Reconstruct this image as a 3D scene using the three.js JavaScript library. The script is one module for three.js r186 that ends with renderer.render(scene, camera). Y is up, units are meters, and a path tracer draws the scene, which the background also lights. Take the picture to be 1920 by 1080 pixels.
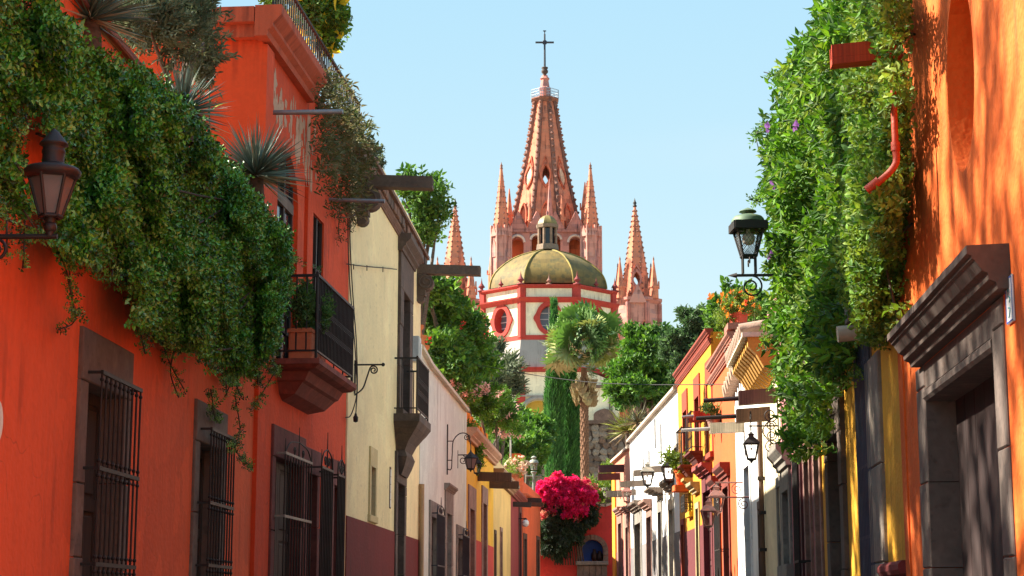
import * as THREE from 'three';
import { mergeGeometries, toCreasedNormals } from 'three/addons/utils/BufferGeometryUtils.js';
import { Brush, Evaluator, SUBTRACTION } from 'three-bvh-csg';

// ---------------------------------------------------------------- camera, sky, sun, exposure
const EXPOSURE = 3.8;
const EYE = new THREE.Vector3(0, 1.6, 0), F = 3300, PITCH = Math.atan(600 / F);
const scene = new THREE.Scene();
const camera = new THREE.PerspectiveCamera(THREE.MathUtils.radToDeg(2 * Math.atan(540 / F)), 16 / 9, 0.2, 4000);
camera.position.copy(EYE);
camera.rotation.set(PITCH, 0, 0);
const renderer = new THREE.WebGLRenderer({ antialias: true });
renderer.setSize(1024, 576);
renderer.toneMapping = THREE.LinearToneMapping;
renderer.toneMappingExposure = EXPOSURE;
renderer.shadowMap.enabled = true;

const SUN_EL = 40 * Math.PI / 180, SUN_AHEAD = 10 * Math.PI / 180;
const SUN_DIR = new THREE.Vector3(-Math.cos(SUN_EL) * Math.cos(SUN_AHEAD), Math.sin(SUN_EL), -Math.cos(SUN_EL) * Math.sin(SUN_AHEAD));
const sun = new THREE.DirectionalLight(new THREE.Color().setRGB(1, 0.92, 0.78), 4.9);
sun.position.copy(SUN_DIR).multiplyScalar(200).add(new THREE.Vector3(0, 0, -60));
sun.target.position.set(0, 0, -60);
sun.castShadow = true;
sun.shadow.mapSize.set(4096, 4096);
Object.assign(sun.shadow.camera, { left: -120, right: 120, top: 120, bottom: -120, near: 1, far: 500 });
scene.add(sun, sun.target);

// ---------------------------------------------------------------- random numbers and noise
function rng(seed) { let s = seed >>> 0; return () => { s = (s + 0x6d2b79f5) | 0; let t = Math.imul(s ^ (s >>> 15), 1 | s); t = (t + Math.imul(t ^ (t >>> 7), 61 | t)) ^ t; return ((t ^ (t >>> 14)) >>> 0) / 4294967296; }; }
function hash(x, y, s) { let h = Math.imul(x, 374761393) ^ Math.imul(y, 668265263) ^ Math.imul(s, 1442695041); h = Math.imul(h ^ (h >>> 13), 1274126177); return ((h ^ (h >>> 16)) >>> 0) / 4294967296; }
function vnoise(x, y, px, py, s) {
  const xi = Math.floor(x), yi = Math.floor(y), fx = x - xi, fy = y - yi, u = fx * fx * (3 - 2 * fx), v = fy * fy * (3 - 2 * fy);
  const m = (a, n) => ((a % n) + n) % n, x0 = m(xi, px), x1 = m(xi + 1, px), y0 = m(yi, py), y1 = m(yi + 1, py);
  const a = hash(x0, y0, s), b = hash(x1, y0, s), c = hash(x0, y1, s), d = hash(x1, y1, s);
  return a + (b - a) * u + (c - a) * v + (a - b - c + d) * u * v;
}
// tileable fractal noise on the unit square; fx, fy whole numbers
function fbm(x, y, fx, fy, oct, s) { let a = 0, w = 0.5, t = 0; for (let i = 0; i < oct; i++) { a += w * vnoise(x * fx, y * fy, fx, fy, s + i * 17); t += w; w *= 0.5; fx *= 2; fy *= 2; } return a / t; }
const sat = (x) => Math.min(1, Math.max(0, x)), smooth = (a, b, x) => { const t = sat((x - a) / (b - a)); return t * t * (3 - 2 * t); };
const toS = (c) => (c <= 0.0031308 ? 12.92 * c : 1.055 * Math.pow(c, 1 / 2.4) - 0.055);

// ---------------------------------------------------------------- sky
{
  const W = 1024, H = 512, data = new Float32Array(W * H * 4);
  for (let j = 0; j < H; j++) for (let i = 0; i < W; i++) {
    const el = ((j + 0.5) / H - 0.5) * Math.PI, az = ((i + 0.5) / W - 0.5) * 2 * Math.PI;
    const d = [Math.cos(el) * Math.cos(az), Math.sin(el), Math.cos(el) * Math.sin(az)];
    const e = Math.max(0, d[1]);
    const t = Math.pow(1 - e, 5), zen = smooth(0.1, 0.75, e);
    let r = 0.42 + 0.7 * t - 0.04 * zen, g = 0.785 + 0.36 * t - 0.1 * zen, b = 1.01 - 0.02 * t - 0.04 * zen;
    // thin fair-weather wisps
    const n = fbm(i / W, j / H, 14, 40, 4, 5), c = smooth(0.6, 0.85, n) * 0.35 * smooth(0.02, 0.1, e) * smooth(0.9, 0.5, e);
    r += c * (0.9 - r); g += c * (0.95 - g); b += c * (1 - b);
    const near = Math.max(0, d[0] * SUN_DIR.x + d[1] * SUN_DIR.y + d[2] * SUN_DIR.z), glow = Math.pow(near, 12) * 0.35;
    r += glow; g += glow * 0.96; b += glow * 0.85;
    if (d[1] < 0) { r = 0.5; g = 0.5; b = 0.48; }
    const o = (j * W + i) * 4;
    data[o] = r / EXPOSURE; data[o + 1] = g / EXPOSURE; data[o + 2] = b / EXPOSURE; data[o + 3] = 1;
  }
  const sky = new THREE.DataTexture(data, W, H, THREE.RGBAFormat, THREE.FloatType);
  sky.mapping = THREE.EquirectangularReflectionMapping;
  sky.colorSpace = THREE.LinearSRGBColorSpace;
  sky.magFilter = sky.minFilter = THREE.LinearFilter;
  sky.needsUpdate = true;
  scene.background = sky;
  scene.environment = sky;
}

// ---------------------------------------------------------------- textures
function texture(size, metres, fn, srgb = true, h = size) {
  const data = new Uint8Array(size * h * 4);
  for (let j = 0; j < h; j++) for (let i = 0; i < size; i++) {
    const c = fn((i + 0.5) / size, (j + 0.5) / h), o = (j * size + i) * 4;
    for (let k = 0; k < 3; k++) data[o + k] = 255 * sat(srgb ? toS(sat(c[k] ?? c)) : c[k] ?? c);
    data[o + 3] = 255;
  }
  const t = new THREE.DataTexture(data, size, h, THREE.RGBAFormat, THREE.UnsignedByteType);
  t.wrapS = t.wrapT = THREE.RepeatWrapping;
  t.magFilter = THREE.LinearFilter; t.minFilter = THREE.LinearMipmapLinearFilter; t.generateMipmaps = true;
  if (srgb) t.colorSpace = THREE.SRGBColorSpace;
  const m = Array.isArray(metres) ? metres : [metres, metres];
  t.repeat.set(1 / m[0], 1 / m[1]);
  t.needsUpdate = true;
  return t;
}
// limewashed plaster: brushed patches, specks, scuffs. Mean about 0.8.
const T = {};
T.plaster = texture(1024, 5.3, (x, y) => {
  const a = fbm(x, y, 4, 4, 5, 11), b = fbm(x, y, 24, 9, 4, 23), c = fbm(x, y, 160, 160, 2, 31), d = smooth(0.62, 0.7, fbm(x, y, 9, 14, 5, 41));
  const v = 0.9 + 0.36 * (a - 0.5) + 0.16 * (b - 0.5) + 0.1 * (c - 0.5), s = smooth(0.78, 0.83, fbm(x, y, 60, 60, 2, 77)) * 0.12;
  return [v + 0.05 * d - s, v + 0.075 * d - s - 0.03 * (b - 0.5), v + 0.09 * d - s - 0.04 * (a - 0.5)];
});
T.plasterBump = texture(512, 2.1, (x, y) => 0.5 + 0.5 * (fbm(x, y, 6, 6, 6, 91) - 0.5) + 0.35 * (fbm(x, y, 70, 70, 2, 93) - 0.5), false);
// old limewash with rain runs and peeled spots
T.weathered = texture(1024, 6.1, (x, y) => {
  const a = fbm(x, y, 5, 3, 5, 111), run = fbm(x, y, 60, 4, 4, 123), run2 = fbm(x, y, 140, 7, 3, 129), c = fbm(x, y, 150, 150, 2, 131);
  const grime = smooth(0.54, 0.75, run) * smooth(0.42, 0.7, fbm(x, y, 4, 5, 3, 150)), chip = smooth(0.655, 0.67, fbm(x, y, 22, 20, 5, 160));
  const cn = fbm(x, y, 9, 11, 4, 171), crack = (1 - smooth(0.0, 0.0045, Math.abs(cn - 0.5))) * smooth(0.5, 0.62, fbm(x, y, 5, 6, 3, 181)) * 0.3;
  const patch = smooth(0.56, 0.575, fbm(x, y, 6, 5, 5, 191)) * 0.07;
  const v = 0.93 + 0.3 * (a - 0.5) + 0.14 * (run2 - 0.5) + 0.1 * (c - 0.5) - 0.3 * grime - crack - patch;
  return [v + 0.12 * chip, v + 0.12 * chip - 0.03 * grime, v + 0.1 * chip - 0.05 * grime];
});
T.stone = texture(512, 1.7, (x, y) => {
  const a = fbm(x, y, 5, 5, 5, 211), b = fbm(x, y, 40, 40, 3, 223), st = smooth(0.58, 0.72, fbm(x, y, 12, 7, 4, 231)), pit = smooth(0.7, 0.78, fbm(x, y, 44, 44, 2, 241));
  const v = 0.68 + 0.5 * (a - 0.5) + 0.3 * (b - 0.5) - 0.1 * pit;
  return [v + 0.22 * st, v * 0.97 + 0.2 * st, v * 0.94 + 0.17 * st];
});
T.stoneBump = texture(512, 1.7, (x, y) => 0.55 + 0.5 * (fbm(x, y, 16, 16, 5, 251) - 0.5) - 0.12 * smooth(0.66, 0.78, fbm(x, y, 44, 44, 2, 241)), false);
T.wood = texture(512, [0.6, 1.9], (x, y) => {
  const g = fbm(x, y, 48, 3, 4, 311), k = fbm(x, y, 140, 8, 2, 323), w = fbm(x, y, 4, 6, 3, 331), v = 0.66 + 0.5 * (g - 0.5) + 0.3 * (k - 0.5) + 0.3 * (w - 0.5);
  return [v, v * 0.98, v * 0.95];
});
T.iron = texture(256, 0.7, (x, y) => { const a = fbm(x, y, 8, 8, 5, 411), r = smooth(0.58, 0.7, fbm(x, y, 14, 10, 4, 423)); const v = 0.7 + 0.4 * (a - 0.5); return [v + 0.3 * r, v + 0.1 * r, v]; });
T.tile = texture(512, 3.1, (x, y) => { const a = fbm(x, y, 6, 6, 5, 511), m = smooth(0.5, 0.66, fbm(x, y, 9, 12, 5, 523)), run = fbm(x, y, 50, 5, 3, 531); const v = 0.78 + 0.6 * (a - 0.5) + 0.3 * (run - 0.5); return [v * (1 - 0.34 * m), v * (1 - 0.24 * m), v * (1 - 0.1 * m)]; });
T.bark = texture(256, [0.5, 0.5], (x, y) => { const v = 0.6 + 0.7 * (fbm(x, y, 12, 26, 4, 611) - 0.5); return [v, v * 0.95, v * 0.9]; });
T.cantera = texture(1024, [9, 9], (x, y) => { // rose limestone of the church: courses of slightly different blocks, soot runs
  const row = Math.floor(y * 22), bx = Math.floor((x * 14 + (row % 2) * 0.5)), t = hash(((bx % 14) + 14) % 14, row, 9) - 0.5;
  const a = fbm(x, y, 6, 6, 5, 711), run = smooth(0.5, 0.72, fbm(x, y, 44, 5, 4, 723)), c = fbm(x, y, 120, 120, 2, 731), pink = smooth(0.45, 0.65, fbm(x, y, 7, 9, 4, 741));
  const v = 0.9 + 0.45 * (a - 0.5) + 0.42 * t + 0.14 * (c - 0.5) - 0.42 * run;
  return [v, v * (1 - 0.03 * run + 0.16 * pink), v * (1 - 0.04 * run + 0.34 * pink)];
});

const mats = new Map();
function mat(rgb, tex = 'plaster', o = {}) {
  const key = JSON.stringify([rgb, tex, o]);
  if (mats.has(key)) return mats.get(key);
  const bump = { plaster: 'plasterBump', weathered: 'plasterBump', stone: 'stoneBump', cantera: 'stoneBump' }[tex];
  const m = new THREE.MeshStandardMaterial({ color: new THREE.Color().setRGB(...rgb), roughness: 0.9, metalness: 0, ...(o.std || {}) });
  if (tex && T[tex]) m.map = T[tex];
  if (bump) { m.bumpMap = T[bump]; m.bumpScale = o.bump ?? 0.012; }
  mats.set(key, m);
  return m;
}
// real-world base colours (linear)
const C = {
  iron: mat([0.035, 0.03, 0.028], 'iron', { std: { roughness: 0.6, metalness: 0.4 } }),
  ironBrown: mat([0.04, 0.022, 0.019], 'iron', { std: { roughness: 0.55, metalness: 0.3 } }),
  ironBlue: mat([0.028, 0.033, 0.05], 'iron', { std: { roughness: 0.55, metalness: 0.3 } }),
  ironPale: mat([0.3, 0.27, 0.22], 'iron', { std: { roughness: 0.6 } }),
  verdigris: mat([0.13, 0.2, 0.12], 'iron', { std: { roughness: 0.65, metalness: 0.2 } }),
  zinc: mat([0.33, 0.32, 0.34], 'iron', { std: { roughness: 0.5, metalness: 0.4 } }),
  stone: mat([0.2, 0.155, 0.125], 'stone'),
  stoneDark: mat([0.13, 0.095, 0.078], 'stone'),
  stoneGrey: mat([0.27, 0.25, 0.22], 'stone'),
  stonePink: mat([0.36, 0.2, 0.16], 'stone'),
  woodDark: mat([0.055, 0.032, 0.024], 'wood', { std: { roughness: 0.7 } }),
  woodBrown: mat([0.15, 0.085, 0.055], 'wood'),
  woodGrey: mat([0.25, 0.19, 0.15], 'wood'),
  woodMaroon: mat([0.1, 0.02, 0.024], 'wood', { std: { roughness: 0.65 } }),
  dark: mat([0.02, 0.018, 0.018], null),
  terracotta: mat([0.5, 0.14, 0.06], 'plaster'),
  soil: mat([0.05, 0.035, 0.025], 'bark'),
  roofFlat: mat([0.33, 0.2, 0.14], 'plaster'),
};
C.glass = new THREE.MeshPhysicalMaterial({ color: 0xffffff, roughness: 0.04, transmission: 1, thickness: 0, ior: 1.5 });
C.glassDirty = new THREE.MeshPhysicalMaterial({ color: new THREE.Color().setRGB(0.42, 0.32, 0.3), roughness: 0.6, transmission: 0.8, thickness: 0 });
C.glassDark = new THREE.MeshStandardMaterial({ color: new THREE.Color().setRGB(0.02, 0.022, 0.026), roughness: 0.12 });
const leafMat = new THREE.MeshPhysicalMaterial({ color: 0xffffff, roughness: 0.93, transmission: 0.4, thickness: 0, side: THREE.DoubleSide, specularIntensity: 0.7 });
const petalMat = new THREE.MeshPhysicalMaterial({ color: 0xffffff, roughness: 0.95, transmission: 0.4, thickness: 0, side: THREE.DoubleSide, specularIntensity: 0.3 });
const glossLeaf = new THREE.MeshStandardMaterial({ color: 0xffffff, roughness: 0.42, side: THREE.DoubleSide });
const bladeMat = new THREE.MeshStandardMaterial({ color: 0xffffff, roughness: 0.6, side: THREE.DoubleSide });

// ---------------------------------------------------------------- geometry helpers
const V = (x, y, z) => new THREE.Vector3(x, y, z);
// world point seen at photograph pixel (px, py) at distance D along the level view axis
function ray(px, py) { const a = (px - 960) / F, b = (540 - py) / F, c = Math.cos(PITCH), s = Math.sin(PITCH); const d = V(a, b * c + s, b * s - c); return d.divideScalar(-d.z); }
const P = (px, py, D) => ray(px, py).multiplyScalar(D).add(EYE);
const groundY = (D) => (D < 8 ? 0 : D < 72 ? (D - 8) * 0.041 : D < 100 ? 2.62 + (D - 72) * 0.12 : 5.98);

// every geometry: no index, own normals, uv in metres by the main axis of each face
function prep(g, flat) {
  if (g.index) g = g.toNonIndexed();
  for (const k of Object.keys(g.attributes)) if (!['position', 'normal'].includes(k)) g.deleteAttribute(k);
  if (flat || !g.attributes.normal) g.computeVertexNormals();
  const p = g.attributes.position.array, n = p.length / 9, uv = new Float32Array(n * 6), a = V(), b = V(), c = V();
  for (let i = 0; i < n; i++) {
    a.fromArray(p, i * 9); b.fromArray(p, i * 9 + 3); c.fromArray(p, i * 9 + 6);
    const nn = b.clone().sub(a).cross(c.clone().sub(a)), ax = Math.abs(nn.x), ay = Math.abs(nn.y), az = Math.abs(nn.z);
    [a, b, c].forEach((q, k) => { const o = i * 6 + k * 2; if (az >= ax && az >= ay) { uv[o] = q.x; uv[o + 1] = q.y; } else if (ax >= ay) { uv[o] = q.z; uv[o + 1] = q.y; } else { uv[o] = q.x; uv[o + 1] = q.z; } });
  }
  g.setAttribute('uv', new THREE.BufferAttribute(uv, 2));
  return g;
}
const box = (x0, x1, y0, y1, z0, z1) => prep(new THREE.BoxGeometry(Math.abs(x1 - x0), Math.abs(y1 - y0), Math.abs(z1 - z0)).translate((x0 + x1) / 2, (y0 + y1) / 2, (z0 + z1) / 2));
// box with chamfered edges on the street side
function cbox(x0, x1, y0, y1, z0, z1, c = 0.008) {
  const s = new THREE.Shape([[x0 + c, y0 + c], [x1 - c, y0 + c], [x1 - c, y1 - c], [x0 + c, y1 - c]].map((q) => new THREE.Vector2(...q)));
  return prep(new THREE.ExtrudeGeometry(s, { depth: Math.max(0.002, z1 - z0 - 2 * c), bevelEnabled: true, bevelThickness: c, bevelSize: c, bevelSegments: 1 }).translate(0, 0, z0 + c), true);
}
function rod(p, q, r, r2 = r, seg = 7) {
  const d = q.clone().sub(p), L = d.length();
  return prep(new THREE.CylinderGeometry(r2, r, L, seg, 1).translate(0, L / 2, 0).applyQuaternion(new THREE.Quaternion().setFromUnitVectors(V(0, 1, 0), d.normalize())).translate(p.x, p.y, p.z));
}
function tube(pts, r, seg = 6, n = pts.length * 3) { return prep(new THREE.TubeGeometry(new THREE.CatmullRomCurve3(pts), n, r, seg, false)); }
function limb(pts, r0, r1, seg = 7) { // tapering branch through points
  const curve = new THREE.CatmullRomCurve3(pts), n = Math.max(4, pts.length * 4), g = new THREE.TubeGeometry(curve, n, 1, seg, false), pos = g.attributes.position, c = V(), q = V();
  for (let i = 0; i <= n; i++) { curve.getPointAt(i / n, c); const r = r0 + (r1 - r0) * (i / n); for (let j = 0; j <= seg; j++) { const k = i * (seg + 1) + j; q.fromBufferAttribute(pos, k).sub(c).multiplyScalar(r).add(c); pos.setXYZ(k, q.x, q.y, q.z); } }
  return prep(g);
}
const lathe = (prof, seg = 16, flat) => prep(new THREE.LatheGeometry(prof.map((q) => new THREE.Vector2(...q)), seg), flat);
// a moulding: profile of [out, height] run along x from u0 to u1
function mould(prof, u0, u1) {
  const s = new THREE.Shape(prof.map(([z, y]) => new THREE.Vector2(-z, y)));
  return prep(new THREE.ExtrudeGeometry(s, { depth: u1 - u0, bevelEnabled: false }).rotateY(Math.PI / 2).translate(u0, 0, 0), true);
}
function spiral(cx, cy, r0, r1, a0, turns, n = 22, z = 0) { const o = []; for (let i = 0; i <= n; i++) { const t = i / n, a = a0 + turns * 2 * Math.PI * t, r = r0 + (r1 - r0) * t; o.push(V(cx + r * Math.cos(a), cy + r * Math.sin(a), z)); } return o; }
const turnY = (gs, a) => gs.map((g) => g.clone().rotateY(a));
const moved = (gs, x, y, z) => gs.map((g) => g.clone().translate(x, y, z));

// ---------------------------------------------------------------- things, parts, structure
const used = new Map();
function numbered(name) { const n = used.get(name) ?? 0; used.set(name, n + 1); return n ? name + '_' + String(n).padStart(3, '0') : name; }
function tag(o, label, category, group) { o.userData.label = label; o.userData.category = category; if (group) o.userData.group = group; return o; }
function thing(name, label, category, [x, y, z] = [0, 0, 0], turn = 0, group) {
  const o = new THREE.Group(); o.name = numbered(name); scene.add(o);
  o.position.set(x, y, z); o.rotation.y = turn;
  return tag(o, label, category, group);
}
function mesh(name, g, m, parent = scene) { const o = new THREE.Mesh(g, m); o.name = name; o.castShadow = o.receiveShadow = true; parent.add(o); return o; }
function part(name, geos, m, parent) { const l = (Array.isArray(geos) ? geos : [geos]).filter(Boolean); return l.length ? mesh(name, l.length > 1 ? mergeGeometries(l) : l[0], m, parent) : null; }
function sub(name, parent) { const o = new THREE.Group(); o.name = name; parent.add(o); return o; }
function struct(name, geos, m) { const o = part(name, geos, m, scene); o.name = numbered(name); o.userData.kind = 'structure'; return o; }
const barGeos = new Map();
function barGeo(len, r, seg = 6) { const k = [len.toFixed(3), r, seg].join(); if (!barGeos.has(k)) barGeos.set(k, prep(new THREE.CylinderGeometry(r, r, len, seg, 1))); return barGeos.get(k); }
function bar(name, p, q, r, m, parent, seg) { const d = q.clone().sub(p), o = mesh(name, barGeo(d.length(), r, seg), m, parent); o.position.copy(p).add(q).multiplyScalar(0.5); o.quaternion.setFromUnitVectors(V(0, 1, 0), d.normalize()); return o; }

// ---------------------------------------------------------------- foliage
// sprig: n folded leaves round a twig of length len along +y
function sprigGeo(n, len, lw, ll, seed, tilt = 0.9, fold = 0.25) {
  const R = rng(seed), pos = [];
  for (let i = 0; i < n; i++) {
    const t = (i + 0.5) / n, a = i * 2.4 + R() * 0.8, up = tilt * (0.6 + 0.7 * R()), s = 0.7 + 0.6 * R();
    const m = new THREE.Matrix4().makeTranslation(0, len * (t - 0.5), 0).multiply(new THREE.Matrix4().makeRotationY(a)).multiply(new THREE.Matrix4().makeRotationZ(-up)).multiply(new THREE.Matrix4().makeRotationY(R() * 1.4 - 0.7));
    const w = lw * s, l = ll * s, q = [V(0, 0, 0), V(w / 2, l * 0.38, fold * w), V(-w / 2, l * 0.38, fold * w), V(0.06 * w, l * 0.62, 0), V(w * 0.32, l * 0.7, fold * w * 0.4), V(-w * 0.32, l * 0.7, fold * w * 0.4), V(0, l, -0.12 * l)].map((v) => v.applyMatrix4(m));
    for (const f of [[0, 1, 3], [0, 3, 2], [1, 4, 3], [3, 5, 2], [4, 6, 3], [3, 6, 5]]) for (const k of f) pos.push(q[k].x, q[k].y, q[k].z);
  }
  const g = new THREE.BufferGeometry(); g.setAttribute('position', new THREE.Float32BufferAttribute(pos, 3)); g.computeVertexNormals();
  return prep(g);
}
// thin blade along +y, curved
function bladeGeo(len, w, bend = 0.15, seg = 4) {
  const pos = [], at = (t, s) => [s * w * 0.5 * Math.pow(1 - t, 0.7), len * t, bend * len * t * t + Math.abs(s) * w * 0.15];
  for (let i = 0; i < seg; i++) { const a = i / seg, b = (i + 1) / seg; for (const q of [[a, -1], [a, 1], [b, 1], [a, -1], [b, 1], [b, -1]]) pos.push(...at(...q)); }
  const g = new THREE.BufferGeometry(); g.setAttribute('position', new THREE.Float32BufferAttribute(pos, 3)); g.computeVertexNormals();
  return prep(g);
}
const Y = V(0, 1, 0);
// copies of geo at list items {p, d (direction of its +y), s, c}
function scatter(name, geo, m, list, parent) {
  const o = new THREE.InstancedMesh(geo, m, list.length), M = new THREE.Matrix4(), q = new THREE.Quaternion(), q2 = new THREE.Quaternion(), col = new THREE.Color();
  list.forEach((it, i) => { q.setFromUnitVectors(Y, it.d.normalize()); q2.setFromAxisAngle(Y, it.a ?? 0); M.compose(it.p, q.multiply(q2), V(it.s, it.s, it.s)); o.setMatrixAt(i, M); o.setColorAt(i, col.setRGB(...it.c)); });
  o.name = name; o.castShadow = o.receiveShadow = true; o.userData.kind = 'stuff'; parent.add(o);
  return o;
}
const mixc = (a, b, t) => a.map((x, i) => x + (b[i] - x) * t);
const pick = (R, cols) => { const t = R() * (cols.length - 1), i = Math.min(cols.length - 2, Math.floor(t)), k = 0.8 + 0.45 * R(); return mixc(cols[i], cols[i + 1], t - i).map((x) => x * k); };
const inPoly = (x, y, poly) => { let c = false; for (let i = 0, j = poly.length - 1; i < poly.length; j = i++) { const [xi, yi] = poly[i], [xj, yj] = poly[j]; if (yi > y !== yj > y && x < ((xj - xi) * (y - yi)) / (yj - yi) + xi) c = !c; } return c; };
const GREEN = { fresh: [[0.03, 0.095, 0.008], [0.075, 0.19, 0.011], [0.15, 0.29, 0.018]], deep: [[0.03, 0.075, 0.014], [0.065, 0.15, 0.022], [0.12, 0.23, 0.04]], olive: [[0.05, 0.075, 0.03], [0.1, 0.13, 0.06], [0.17, 0.2, 0.1]], lime: [[0.07, 0.13, 0.012], [0.15, 0.24, 0.018], [0.25, 0.34, 0.03]] };
const SPRIG = { tree: sprigGeo(10, 0.36, 0.06, 0.14, 1), small: sprigGeo(10, 0.2, 0.035, 0.06, 2, 1.1), vine: sprigGeo(9, 0.3, 0.055, 0.12, 3, 1.2), fine: sprigGeo(11, 0.3, 0.03, 0.12, 4, 0.6), far: sprigGeo(14, 0.5, 0.085, 0.16, 5), needle: sprigGeo(10, 0.32, 0.035, 0.16, 6, 0.35) };

// crown from blobs [centre, rx, ry, rz, sprigs]; lumpy and with gaps
function crownList(blobs, R, cols, s = 1, hole = 0.42) {
  const list = [];
  for (const [c, rx, ry, rz, n] of blobs) {
    const lumps = []; const k = 9 + Math.floor(R() * 5);
    for (let i = 0; i < k; i++) { const u = R() * 2 - 1, a = R() * 6.283, w = Math.sqrt(1 - u * u), f = 0.45 + 0.5 * R(); lumps.push([w * Math.cos(a) * f, u * f, w * Math.sin(a) * f, 0.28 + 0.3 * R()]); }
    for (let i = 0; i < n; i++) {
      const L = lumps[Math.floor(R() * k)], u = R() * 2 - 1, a = R() * 6.283, w = Math.sqrt(1 - u * u), r = L[3] * Math.pow(R(), hole) * (R() < 0.06 ? 1.5 : 1);
      const x = L[0] + w * Math.cos(a) * r, y = L[1] + u * r, z = L[2] + w * Math.sin(a) * r;
      list.push({ p: V(c.x + x * rx, c.y + y * ry, c.z + z * rz), d: V(x + (R() - 0.5) * 1.4, y + 0.5 + (R() - 0.5) * 1.2, z + (R() - 0.5) * 1.4), a: R() * 6.28, s: s * (0.7 + 0.6 * R()), c: pick(R, cols) });
    }
  }
  return list;
}
function tree(name, label, category, [bx, bd], blobs, o = {}) {
  const R = rng(o.seed ?? 7), gy = o.baseY ?? groundY(bd), base = V((bx - 960) / F * bd, gy, -bd);
  const t = thing(name, label, category, base.toArray(), 0, o.group);
  const bl = blobs.map(([px, py, D, rx, ry, n]) => { const k = D / F; return [P(px, py, D).sub(base), rx * k, ry * k, ((rx + ry) / 2) * k, Math.round(n * (o.dense ?? 1))]; });
  const mid = bl.reduce((a, b) => a.add(b[0]), V()).divideScalar(bl.length), r = o.r ?? 0.14, fork = V(mid.x * 0.5, Math.max(0.3, mid.y * 0.55), mid.z * 0.5), wood = [limb([V(0, -0.1, 0), V(mid.x * 0.15 + 0.1, fork.y * 0.5, 0), fork], r, r * 0.65)];
  for (const b of bl) {
    const e = b[0].clone().add(V(0, b[2] * 0.3, 0)), m = fork.clone().lerp(e, 0.55).add(V((R() - 0.5) * 0.4, 0.15, (R() - 0.5) * 0.4));
    wood.push(limb([fork, m, e], r * 0.5, r * 0.1, 5));
    for (let i = 0; i < 5; i++) wood.push(limb([m, m.clone().lerp(b[0], 0.6), b[0].clone().add(V((R() - 0.5) * 1.6 * b[1], (R() - 0.4) * 1.5 * b[2], (R() - 0.5) * 1.6 * b[3]))], r * 0.22, r * 0.04, 4));
  }
  part('trunk', wood, o.bark ?? mat([0.16, 0.12, 0.09], 'bark'), t);
  scatter('crown', o.geo ?? SPRIG.tree, leafMat, crownList(bl, R, o.cols ?? GREEN.fresh, o.s ?? 1, o.hole), t);
  if (o.flowers) scatter('flowers', SPRIG.small, petalMat, crownList(bl.map((b) => [b[0], b[1] * 1.06, b[2] * 1.06, b[3] * 1.06, Math.round(b[4] * o.flowers[0])]), R, o.flowers[1], o.flowers[2] ?? 1.5, 0.15), t);
  return t;
}

// ---------------------------------------------------------------- houses
// A house front is a vertical plane between two corners; local x runs left to right as seen from the street, z comes out to the street.
function house(name, label, cfg) {
  const q = ([px, py, D]) => { const p = P(px, py, D); return V(p.x, 0, p.z); };
  let A = q(cfg.a), B = q(cfg.b);
  const dir = B.clone().sub(A).normalize();
  if (cfg.near) A = A.clone().add(dir.clone().multiplyScalar((-cfg.near - A.z) / dir.z));
  const left = cfg.side === 'left', O = left ? A : B, e = left ? dir : dir.clone().negate(), n = V(e.z, 0, -e.x).negate();
  const W = A.distanceTo(B), baseY = groundY(Math.min(-A.z, -B.z)), turn = Math.atan2(-e.z, e.x);
  const t = thing(name, label, 'house', [O.x, baseY, O.z], turn);
  const H = { t, W, e, n, O, baseY, turn, holes: [], cfg, depth: cfg.depth ?? 7 };
  H.uv = (px, py, off = 0) => { const d = ray(px, py), o = O.clone().add(n.clone().multiplyScalar(off)), k = o.clone().sub(EYE).setY(0).dot(n) / V(d.x, 0, d.z).dot(n), p = EYE.clone().add(d.multiplyScalar(k)); return [V(p.x - O.x, 0, p.z - O.z).dot(e), p.y - baseY]; };
  H.v = (above) => above + EYE.y - baseY;
  H.world = (u, v, z) => O.clone().add(e.clone().multiplyScalar(u)).add(n.clone().multiplyScalar(z)).setY(baseY + v);
  H.top = H.v(cfg.top);
  H.op = (xl, xr, yt, o = {}) => { const [u0, v1] = H.uv(xl, yt), [u1] = H.uv(xr, o.yr ?? yt); const v0 = o.yb !== undefined ? H.uv(xl, o.yb)[1] : o.v0 ?? 0; return { u0, u1: Math.max(u1, u0 + 0.15), v0, v1, ...o }; };
  return H;
}
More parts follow.
